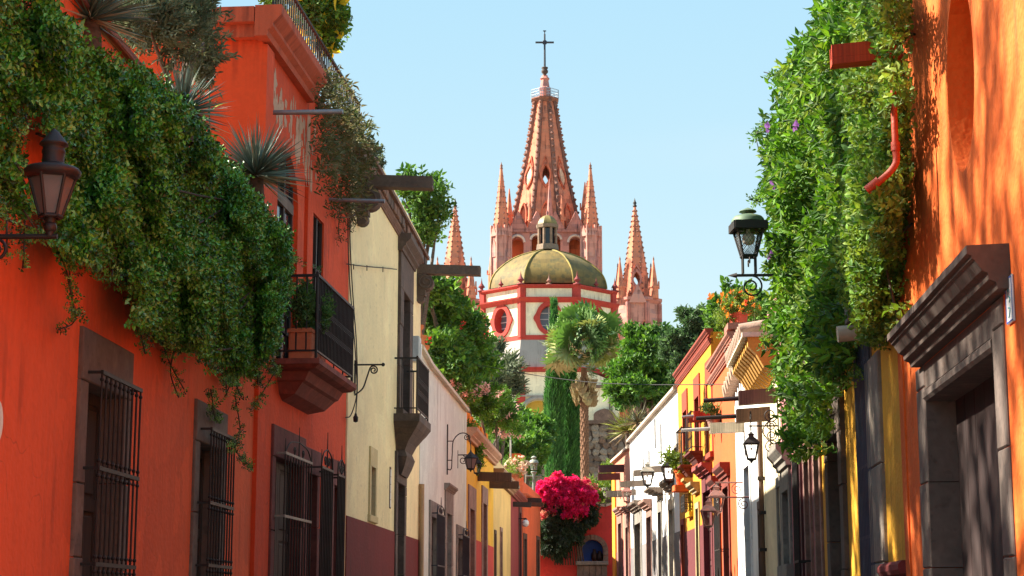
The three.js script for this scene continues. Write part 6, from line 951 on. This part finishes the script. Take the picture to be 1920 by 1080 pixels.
// ---------------------------------------------------------------- roof-terrace plants, left
function spiky(name, label, H, px, py, off, r, n, o = {}) {
  const [u, v] = H.uv(px, py, off), p = H.world(u, v, off), R = rng(o.seed ?? 5), base = o.base ?? H.top - 0.3, h = Math.max(0.06, v - base), t = thing(name, label, 'desert plant', p.clone().setY(H.baseY + base).toArray(), H.turn, o.group);
  part('trunk', limb([V(0, -0.02, 0), V(0.02, h * 0.5, 0), V(0, h, 0)], 0.1, 0.07, 8), mat([0.14, 0.1, 0.07], 'bark'), t);
  const l = []; for (let i = 0; i < n; i++) { const y = -0.45 + 1.45 * Math.pow(R(), 0.8), a = R() * 6.283, w = Math.sqrt(Math.max(0, 1 - y * y)); const dry = y < -0.1 && R() < 0.5; l.push({ p: V(0, h + 0.02 * y, 0), d: V(w * Math.cos(a), y, w * Math.sin(a)), a: R() * 6.28, s: r * (0.75 + 0.35 * R()), c: pick(R, dry ? [[0.3, 0.22, 0.12], [0.4, 0.3, 0.16]] : o.cols ?? [[0.05, 0.085, 0.06], [0.1, 0.15, 0.11], [0.2, 0.26, 0.2]]) }); }
  scatter('blades', bladeGeo(1, o.w ?? 0.028, o.bend ?? 0.1), bladeMat, l, t);
  return t;
}
spiky('yucca', 'largest spiky grey-green yucca, top left above the creeper', L1, 168, 34, 0.02, 0.5, 480, { seed: 81, w: 0.04, group: 'yuccas on the roof terrace' });
spiky('yucca', 'middle spiky yucca between the large yucca and the red end wall', L1, 342, 210, 0.16, 0.42, 340, { seed: 82, w: 0.04, group: 'yuccas on the roof terrace' });
spiky('yucca', 'fan of blue-green yucca blades before the arched window of the red house', L1, 480, 328, 0.2, 0.56, 420, { seed: 83, w: 0.042, group: 'yuccas on the roof terrace' });
const roofY = L1.baseY + L1.top - 0.3;
const onTerrace = (o) => ({ baseY: roofY, ...o });
tree('shrub', 'grey-green olive-like shrub above the creeper beside the red end wall', 'shrub', [300, 15.5], [[330, 60, 15.4, 80, 70, 420], [270, 30, 14.8, 70, 60, 320], [385, 100, 16.2, 34, 60, 200], [360, 15, 15.8, 60, 40, 220]], onTerrace({ seed: 91, geo: sprigGeo(11, 0.24, 0.022, 0.075, 41, 0.6), cols: GREEN.olive, r: 0.06, s: 0.85 }));
tree('shrub', 'leafy green shrub in the top left corner', 'shrub', [40, 11.2], [[-10, 20, 11.2, 90, 90, 380], [40, -90, 11.6, 120, 80, 320], [-60, -70, 10.6, 120, 100, 300]], onTerrace({ seed: 92, geo: midLeaf, cols: GREEN.fresh, r: 0.05, s: 1.1 }));
// trees of the same terrace rising past the top of the view; their shade dapples the orange house opposite
tree('terrace_tree', 'leafy tree left of the view whose shade dapples the orange house', 'tree', [-1700, 12], [[-4.4, 6.6, 10.6, 1.2, 0.75, 260], [-4.6, 6.7, 12.4, 1.3, 0.8, 280], [-4.5, 6.7, 14.4, 1.3, 0.8, 280], [-4.3, 6.9, 16.4, 1.2, 0.8, 260], [-4.8, 8.3, 11.4, 1.2, 1.0, 200], [-4.6, 8.5, 13.4, 1.3, 1.1, 210], [-4.5, 8.4, 15.6, 1.2, 1.0, 200], [-4.7, 9.8, 12.4, 1.2, 0.7, 120], [-4.4, 7.6, 15.0, 1.2, 0.9, 560], [-4.3, 7.5, 16.4, 1.2, 0.9, 560], [-4.3, 7.7, 17.6, 1.2, 0.9, 500], [-4.2, 6.3, 17.4, 1, 0.6, 260], [-4.4, 8.9, 16.2, 1.2, 0.8, 300], [-4.6, 9.4, 10.6, 1.2, 0.8, 130], [-4.6, 10.1, 9.6, 0.6, 1.1, 150], [-4.5, 10.4, 11.2, 0.55, 1.2, 160], [-4.6, 10.2, 13.4, 0.6, 1.1, 150], [-4.5, 11.6, 10.4, 0.55, 1.1, 140], [-4.5, 11.8, 12.4, 0.6, 1.1, 140], [-4.6, 9.2, 8.8, 0.6, 1.1, 150]].map(([x, h, D, rx, ry, n]) => [x - 3.5, h + 2.99, D + 0.6, rx, ry, n]).map(([x, h, D, rx, ry, n]) => [960 + (x / D) * F, 1140 - (h / D) * F, D, (rx / D) * F, (ry / D) * F, n]), onTerrace({ seed: 93, geo: SPRIG.tree, cols: GREEN.fresh, r: 0.09, s: 0.8 }));
{ const [u, v] = L1.uv(392, 150, -0.4), p = L1.world(u, v, -0.4), h = v - (L1.top - 0.3), t = thing('lily', 'single white flower on a leafy stalk before the red end wall', 'flower', p.clone().setY(roofY).toArray(), L1.turn), R = rng(12);
  part('stalk', limb([V(0.05, 0, 0), V(0.02, h * 0.6, 0.02), V(0, h, 0)], 0.012, 0.006, 5), mat([0.06, 0.12, 0.03], null), t);
  scatter('blades', bladeGeo(1, 0.1, 0.5), bladeMat, [...Array(26).keys()].map(() => ({ p: V(0.03, h * (0.3 + 0.62 * R()), 0), d: V(R() - 0.5, 0.5 * R(), R() - 0.5), a: R() * 6, s: 0.16 + 0.12 * R(), c: pick(R, GREEN.fresh) })), t);
  for (let i = 0; i < 6; i++) { const m = mesh('petal', sprigGeo(1, 0.01, 0.05, 0.09, 60, 1.0, 0.15), mat([0.85, 0.83, 0.78], null, { std: { side: THREE.DoubleSide } }), t); m.position.set(0, h + 0.005, 0); m.rotation.set(0.3, (i * Math.PI) / 3, 0); } }
tree('shrub', 'shrub with big yellow trumpet flowers over the railing of the tall red house', 'shrub', [585, 21], [[590, 15, 20.6, 52, 46, 330], [625, 50, 21, 30, 40, 170], [560, -30, 20.5, 60, 50, 260], [610, 80, 21.2, 22, 24, 70]], { seed: 94, baseY: L2.baseY + L2.top - 0.15, geo: midLeaf, cols: GREEN.fresh, r: 0.04, s: 1.15, flowers: [0.03, [[0.85, 0.6, 0.02], [0.85, 0.7, 0.05]], 2.6] });

// ---------------------------------------------------------------- trees behind the houses
tree('tree', 'open small-leaved tree standing clear against the sky behind the cream house', 'tree', [755, 40], [[792, 360, 40, 40, 34, 110], [815, 365, 40, 26, 30, 80], [785, 405, 40, 40, 30, 80], [800, 440, 40, 30, 24, 55], [765, 350, 40, 22, 22, 45], [822, 400, 40, 16, 20, 34]], { seed: 101, r: 0.16, s: 0.95, geo: SPRIG.tree, cols: GREEN.fresh, hole: 0.5 });
tree('tree', 'leafy tree with red blossoms above the low white house', 'tree', [835, 47], [[815, 580, 46, 48, 45, 420], [850, 620, 47, 50, 48, 460], [800, 545, 45, 30, 26, 160], [885, 660, 48, 48, 46, 420], [840, 665, 45, 48, 36, 330], [880, 635, 47, 26, 30, 120]], { seed: 102, r: 0.2, s: 0.95, geo: SPRIG.far, cols: GREEN.fresh, flowers: [0.008, [[0.5, 0.02, 0.02], [0.65, 0.06, 0.05]], 2.0] });
tree('tree', 'pale olive tree before the gray skirt roof of the church', 'tree', [935, 62], [[935, 690, 62, 38, 44, 420], [955, 730, 62, 28, 40, 300], [915, 735, 60, 34, 34, 240]], { seed: 103, r: 0.18, geo: SPRIG.fine, cols: GREEN.olive, s: 1.9 });
tree('oleander', 'pink-flowering bush above the orange terrace wall', 'bush', [900, 50], [[890, 748, 47, 44, 24, 330], [930, 775, 50, 34, 36, 330], [865, 730, 45, 40, 26, 280], [948, 805, 53, 24, 34, 220]], { seed: 104, r: 0.08, geo: SPRIG.fine, cols: GREEN.fresh, s: 1.4, flowers: [0.22, [[0.7, 0.3, 0.28], [0.8, 0.5, 0.42]], 1.5] });
tree('bush', 'broad dark green bush behind the thin pole', 'bush', [985, 78], [[985, 830, 78, 50, 34, 420], [996, 812, 80, 30, 26, 220], [960, 850, 76, 30, 30, 240], [1003, 850, 78, 20, 34, 200], [975, 800, 82, 34, 24, 220]], { seed: 105, r: 0.14, geo: SPRIG.far, cols: GREEN.fresh, s: 1.25 });
tree('tree', 'round green tree right of the fan palm', 'tree', [1215, 84], [[1215, 660, 84, 46, 36, 480], [1180, 705, 84, 48, 30, 420], [1240, 690, 85, 42, 36, 420], [1225, 740, 84, 40, 30, 330], [1195, 640, 84, 30, 20, 150], [1180, 735, 82, 40, 18, 200]], { seed: 106, r: 0.25, geo: SPRIG.far, cols: GREEN.fresh, s: 1.4 });
tree('tree', 'feathery tree against the sky between the round tree and the yellow house', 'tree', [1295, 78], [[1298, 610, 78, 28, 28, 260], [1320, 640, 78, 30, 34, 260], [1285, 650, 78, 34, 34, 300], [1300, 690, 78, 44, 26, 240]], { seed: 107, r: 0.22, geo: SPRIG.far, cols: [[0.025, 0.06, 0.02], [0.05, 0.11, 0.03], [0.09, 0.17, 0.05]], s: 1.15 });
tree('tree', 'leafy tree behind the flower pot and yellow corbels', 'tree', [1385, 60], [[1365, 570, 60, 26, 24, 220], [1408, 575, 60, 34, 28, 330], [1345, 600, 60, 22, 26, 180], [1430, 610, 58, 26, 30, 260], [1385, 610, 60, 40, 24, 220]], { seed: 108, r: 0.2, geo: SPRIG.far, cols: GREEN.fresh, s: 1.1 });

// cypresses
[[1041, 14.5, 570, 95, 'left cypress of the pair, slim dark column before the church', 111], [1067, 20, 590, 96.5, 'right and broader cypress of the pair behind the palm head', 112]].forEach(([px, hw, py, D, label, seed]) => {
  const p = P(px, 1100, D), gy = groundY(D), k = D / F, top = P(px, py, D).y - gy, t = thing('cypress', label, 'cypress', [p.x, gy, -D], 0, 'cypresses before the church'), R = rng(seed), list = [];
  for (let i = 0; i < 5200; i++) { const f = Math.pow(R(), 0.9), a = R() * 6.283, prof = Math.pow(Math.sin(Math.PI * Math.min(1, 0.1 + 0.9 * f)), 0.45) * (f > 0.58 ? Math.pow((1 - f) / 0.42, 1.25) : 1), lump = 0.82 + 0.3 * fbm(a / 6.283, f, 5, 9, 3, seed), r = hw * k * prof * lump * (0.72 + 0.33 * R()); list.push({ p: V(r * Math.cos(a), 0.3 + f * (top - 0.3), r * Math.sin(a)), d: V(Math.cos(a) * 0.45, 1, Math.sin(a) * 0.45), a: R() * 6.28, s: 1.0 + 0.8 * R(), c: pick(R, [[0.03, 0.11, 0.022], [0.06, 0.2, 0.035], [0.12, 0.31, 0.055]]) }); }
  part('trunk', limb([V(0, -0.1, 0), V(0, top * 0.5, 0), V(0, top * 0.92, 0)], 0.28, 0.04), mat([0.12, 0.09, 0.07], 'bark'), t);
  scatter('crown', SPRIG.needle, leafMat, list, t);
});
// fan palm
{
  const D = 93, k = D / F, px = 1098, gy = groundY(D), p = P(px, 1100, D), t = thing('fan_palm', 'fan palm with skirt of dead fronds on a brown trunk before the church', 'palm', [p.x, gy, -D]), q = (y) => P(px, y, D).y - gy, R = rng(121);
  const trunk = [limb([V(0.05, -0.2, 0), V(0, q(900), 0), V(0, q(780), 0), V(0, q(690), 0)], 0.23, 0.17, 12)], bt = mat([0.28, 0.14, 0.08], 'bark');
  part('trunk', trunk, bt, t);
  const boots = []; for (let i = 0; i < 240; i++) { const y = q(895) + (q(705) - q(895)) * (i / 240), a = i * 2.4, r = 0.19; boots.push(prep(new THREE.ConeGeometry(0.09, 0.24, 4).rotateX(0.5).translate(0, y, r).rotateY(a), true)); } part('leaf_bases', boots, mat([0.36, 0.19, 0.11], 'bark'), t).userData.kind = 'stuff';
  const fan = (n, spread, droop, seed) => { const Q = rng(seed), pos = [], put = (...v) => v.forEach((w) => pos.push(w.x, w.y, w.z)); put(V(-0.015, 0, 0), V(0.015, 0, 0), V(0.01, 0.75, 0), V(-0.015, 0, 0), V(0.01, 0.75, 0), V(-0.01, 0.75, 0)); const c = V(0, 0.7, 0);
    for (let i = 0; i < n; i++) { const a = ((i / (n - 1)) * 2 - 1) * spread, L = 0.72 + 0.12 * Q() - 0.12 * Math.abs(a), dir = V(Math.sin(a), Math.cos(a), 0), sd = V(Math.cos(a), -Math.sin(a), 0).multiplyScalar(0.052), m = c.clone().add(dir.clone().multiplyScalar(L * 0.66)).add(V(0, 0, -0.06 * (i % 2))), e = c.clone().add(dir.clone().multiplyScalar(L)).add(V(0, -droop * (0.6 + 0.8 * Q()), -0.1 - 0.25 * droop)); put(c, m.clone().sub(sd), m.clone().add(sd), m.clone().sub(sd), e, m.clone().add(sd)); }
    const g = new THREE.BufferGeometry(); g.setAttribute('position', new THREE.Float32BufferAttribute(pos, 3)); g.computeVertexNormals(); return prep(g); };
  const fans = [fan(22, 1.9, 0.08, 1), fan(20, 1.8, 0.16, 2), fan(22, 2.0, 0.12, 3)], dead = fan(14, 1.1, 0.5, 4), yc = q(652);
  const fm = [[0.05, 0.13, 0.02], [0.11, 0.23, 0.03], [0.18, 0.31, 0.045], [0.28, 0.32, 0.07]].map((c) => new THREE.MeshPhysicalMaterial({ color: new THREE.Color().setRGB(...c), roughness: 0.85, transmission: 0.3, thickness: 0, side: THREE.DoubleSide })), dm = [[0.36, 0.24, 0.12], [0.42, 0.33, 0.16], [0.3, 0.3, 0.1]].map((c) => new THREE.MeshStandardMaterial({ color: new THREE.Color().setRGB(...c), roughness: 0.9, side: THREE.DoubleSide }));
  for (let i = 0; i < 96; i++) { const y = -0.5 + 1.5 * ((i + 0.5) / 96), a = i * 2.39996 + R() * 0.3, w = Math.sqrt(Math.max(0, 1 - Math.min(1, y * y))), d = V(w * Math.cos(a), y, w * Math.sin(a)).normalize(), old = y < -0.12 && R() < 0.55, m = mesh('frond', fans[i % 3], old ? dm[Math.floor(R() * 3)] : fm[Math.floor(R() * 4)], t); m.position.set(d.x * 0.25, yc + d.y * 0.25, d.z * 0.25); m.quaternion.setFromUnitVectors(Y, d).multiply(new THREE.Quaternion().setFromAxisAngle(Y, R() * 6.28)); m.scale.setScalar(1.15 + 0.65 * R()); }
  for (let i = 0; i < 46; i++) { const a = i * 2.4, y = q(694) - 1.3 * ((i % 12) / 12), m = mesh('dead_frond', dead, dm[i % 2], t); m.position.set(0.24 * Math.cos(a), y, 0.24 * Math.sin(a)); m.quaternion.setFromUnitVectors(Y, V(0.35 * Math.cos(a), -1, 0.35 * Math.sin(a)).normalize()); m.scale.setScalar(0.6 + 0.25 * R()); }
}
// bougainvillea and ivy on the red garden wall
{
  const t = thing('bougainvillea', 'magenta bougainvillea heaped over dark ivy on the red garden wall', 'bougainvillea', [P(1060, 1000, EW).x, groundY(EW), -EW + 0.3]), R = rng(131), gy = groundY(EW), rel = (px, py, z) => { const p = P(px, py, EW); return V(p.x - P(1060, 1000, EW).x, p.y - gy, z); };
  const k = EW / F, ivy = [[1030, 985, 24, 50], [1060, 985, 32, 52], [1088, 972, 26, 28], [1104, 966, 14, 16], [1038, 1020, 26, 26], [1058, 1008, 24, 24], [1028, 950, 18, 30]].map(([x, y, rx, ry]) => [rel(x, y, 0.2), rx * k, ry * k, 0.34, Math.round(rx * ry * 0.75)]);
  scatter('ivy', sprigGeo(11, 0.24, 0.04, 0.12, 51, 0.5), leafMat, crownList(ivy, R, [[0.012, 0.03, 0.012], [0.025, 0.06, 0.02], [0.045, 0.09, 0.03]], 1.1).map((i) => (i.d.y -= 1.2, i)), t);
  const mag = [[1035, 915, 24, 18], [1060, 922, 30, 20], [1085, 930, 26, 22], [1050, 935, 24, 16], [1096, 945, 16, 16], [1028, 930, 14, 16], [1075, 945, 20, 14], [1075, 958, 12, 10], [1014, 918, 10, 12], [1108, 935, 10, 8], [1044, 896, 12, 7], [1072, 905, 12, 8], [1019, 945, 8, 10], [1092, 962, 8, 8], [1060, 966, 8, 6]].map(([x, y, rx, ry]) => [rel(x, y, 0.42), rx * k, ry * k, 0.42, Math.round(rx * ry * 1.1)]);
  scatter('flowers', sprigGeo(9, 0.12, 0.07, 0.08, 52, 1.2), petalMat, crownList(mag, R, [[0.55, 0.005, 0.07], [0.78, 0.012, 0.14], [0.85, 0.04, 0.2]], 1.0), t);
  const sprays = []; for (let i = 0; i < 90; i++) { const s = rel(1016 + 92 * R(), 902 + 55 * R(), 0.5), dx = (R() - 0.5) * 0.9, up = 0.25 * R(), L = 0.35 + 0.45 * R(); for (let j = 0; j < 9; j++) { const f = j / 8, p = V(s.x + dx * L * f, s.y + up * f * 1.6 - 0.75 * L * f * f, s.z + 0.35 * f * L); sprays.push({ p, d: V(dx + R() - 0.5, 0.4 - f + (R() - 0.5), 0.8), a: R() * 6.28, s: 0.55 + 0.4 * R(), c: pick(R, [[0.5, 0.006, 0.06], [0.8, 0.015, 0.14], [0.85, 0.08, 0.2]]) }); } }
  scatter('flower_sprays', sprigGeo(5, 0.1, 0.06, 0.075, 54, 1.2), petalMat, sprays, t);
  const thin = [[1025, 958, 22, 24], [1085, 962, 26, 18], [1100, 915, 22, 14], [1048, 900, 20, 8]].map(([x, y, rx, ry]) => [rel(x, y, 0.45), rx * k, ry * k, 0.3, Math.round(rx * ry * 0.22)]);
  scatter('loose_flowers', sprigGeo(6, 0.12, 0.06, 0.07, 53, 1.2), petalMat, crownList(thin, R, [[0.5, 0.02, 0.06], [0.7, 0.2, 0.16], [0.75, 0.4, 0.25]], 1.0), t);
  part('stems', [...Array(12).keys()].map((i) => limb([rel(1095 - i * 5, 1060, 0.06), rel(1085 - i * 4, 1000, 0.14), rel(1080 - i * 5, 940, 0.25)], 0.03, 0.01, 5)), mat([0.12, 0.08, 0.05], 'bark'), t);
}
// ---------------------------------------------------------------- pots
function pot(name, label, p, turn, s, m, prof, fol, o = {}) {
  const t = thing(name, label, 'flower pot', p.toArray(), turn, o.group), R = rng(o.seed ?? 3);
  part('pot', lathe(prof.map(([a, b]) => [a * s, b * s]), o.seg ?? 18, o.seg), m, t); const top = Math.max(...prof.map((q) => q[1])) * s; part('soil', lathe([[0.001, top - 0.05 * s], [0.36 * s, top - 0.06 * s]].reverse(), 14), C.soil, t);
  if (fol) { scatter('foliage', fol.geo ?? midLeaf, leafMat, crownList([[V(0, top + fol.h * 0.6, 0), fol.r, fol.h, fol.r, fol.n]], R, fol.cols ?? GREEN.fresh, fol.s ?? 1), t); if (fol.flowers) scatter('flowers', star, petalMat, crownList([[V(0, top + fol.h * 0.75, 0), fol.r * 1.05, fol.h, fol.r * 1.05, fol.flowers[0]]], R, fol.flowers[1], fol.flowers[2] ?? 1, 0.15), t); }
  return t;
}
const POT = [[0.001, 0], [0.3, 0], [0.42, 0.75], [0.47, 0.75], [0.48, 0.95], [0.4, 0.95], [0.37, 0.8]], SQ = [[0.001, 0], [0.4, 0], [0.48, 0.85], [0.52, 0.85], [0.52, 1], [0.44, 1], [0.42, 0.9]];
{ const [u] = R6.uv(1385, 628, -0.2), p = R6.world(Math.min(u, R6.W - 0.3), R6.top + 0.302, -0.2); pot('flower_pot', 'square red pot of yellow-red flowers on the orange house parapet', p, R6.turn, 0.34, mat([0.62, 0.1, 0.05], 'plaster'), SQ.map(([a, b]) => [a * 1.1, b]), { r: 0.42, h: 0.28, n: 260, s: 0.9, cols: GREEN.lime, flowers: [46, [[0.6, 0.05, 0.02], [0.75, 0.35, 0.03]], 0.9] }, { seg: 4, seed: 141, group: 'flower pots' });
  tree('bush', 'straggling roof plants left of the square red pot', 'bush', [1362, 34], [[1358, 610, 34.5, 12, 26, 110], [1366, 600, 34.2, 10, 14, 60]], { baseY: R6.baseY + R6.top, seed: 142, r: 0.02, geo: midLeaf, cols: GREEN.lime, s: 0.9 });
  const [v7, h7] = R8.uv(1272, 908, 0.35), q = R8.world(R8.uv(1279, 900, 0.22)[0], h7, 0.22), pt = pot('flower_pot', 'orange pot of bright green leaves on the corner shelf below the yellow balconies', q, R8.turn, 0.42, mat([0.72, 0.13, 0.02], 'plaster'), POT, { r: 0.34, h: 0.34, n: 150, s: 1.3, cols: GREEN.lime }, { seed: 143, group: 'flower pots' });
  part('shelf_box', [cbox(-0.25, 0.25, -0.16, -0.004, -0.24, 0.22, 0.02)], mat([0.72, 0.12, 0.02], 'plaster'), pt);
  const [bu, bv] = R7.uv(1331, 846, 0.3); pot('flower_pot', 'pale pot on the nearest balcony of the yellow house', R7.world(bu, R7.uv(1308, 853)[1] + 0.002, 0.2), R7.turn, 0.34, C.stonePink, POT, { r: 0.2, h: 0.24, n: 80, s: 0.9, cols: GREEN.deep }, { seed: 144, group: 'flower pots' });
  const [lu, lv] = L7.uv(970, 905, 0.2); pot('flower_pot', 'small pot of pale flowers on the dark red house roof edge', L7.world(Math.max(0.6, Math.min(L7.W - 0.4, lu)), L7.top + 0.24, 0.05), L7.turn, 0.5, C.terracotta, POT, { r: 0.4, h: 0.3, n: 120, s: 1.2, cols: GREEN.lime, flowers: [40, [[0.8, 0.7, 0.5], [0.8, 0.4, 0.3]], 1.6] }, { seed: 145, group: 'flower pots' });
  const w1 = endWall.at(1143, 944, -0.24), wy = P(1143, 944, EW).y + 0.06; pot('flower_pot', 'grey pot at the right end of the garden wall top', V(w1[0], wy, w1[2]), 0, 0.62, C.stoneGrey, POT, { r: 0.5, h: 0.6, n: 260, s: 1.4, cols: GREEN.lime }, { seed: 146, group: 'flower pots' });
  tree('bush', 'fresh green plant growing behind the dip in the garden wall', 'bush', [1128, EW + 1.2], [[1130, 918, EW + 1, 24, 24, 260], [1112, 926, EW + 1, 14, 16, 120]], { seed: 147, r: 0.05, geo: bigLeaf, cols: GREEN.lime, s: 1.3 });
  const [au, av] = R8.uv(1178, 815, -0.6); const A = spiky('agave', 'yellow-green spiky plant on the roof where white and peach house meet', R9, 1176, 808, -0.7, 1.0, 210, { seed: 148, w: 0.05, bend: 0.35, base: R9.top - 0.3, cols: [[0.09, 0.13, 0.02], [0.2, 0.24, 0.03], [0.32, 0.34, 0.05]] });
  spiky('agave', 'dark spiky plant behind the yellow-green one on the white house roof', R8, 1196, 792, -0.8, 0.9, 120, { seed: 149, w: 0.045, bend: 0.2, base: R8.top - 0.3, cols: [[0.06, 0.07, 0.03], [0.12, 0.11, 0.05], [0.2, 0.16, 0.08]] });
  spiky('agave', 'dry pale spiky plant beside the square red pot', R5, 1412, 645, -0.4, 0.6, 110, { seed: 150, w: 0.02, bend: 0.1, base: R5.top - 0.1, cols: [[0.3, 0.26, 0.16], [0.42, 0.38, 0.26], [0.25, 0.26, 0.14]] });
}
tree('bush', 'low plants along the roof edge of the cream house beside the creeper', 'bush', [688, 25.5], [[694, 282, 25.5, 16, 22, 120], [706, 305, 26.2, 10, 14, 60]], { baseY: L3.baseY + L3.top - 0.3, seed: 151, r: 0.02, geo: SPRIG.small, cols: GREEN.olive, s: 0.8 });
tree('trailing_plant', 'leafy plant trailing over the lantern of the yellow house, left', 'creeper', [885, 44], [[880, 810, 43, 8, 16, 60], [890, 850, 44, 10, 20, 90], [896, 868, 44.5, 9, 12, 60]], { baseY: L5.baseY + L5.top, seed: 152, r: 0.02, geo: bigLeaf, cols: GREEN.fresh, s: 0.9 });

renderer.render(scene, camera);
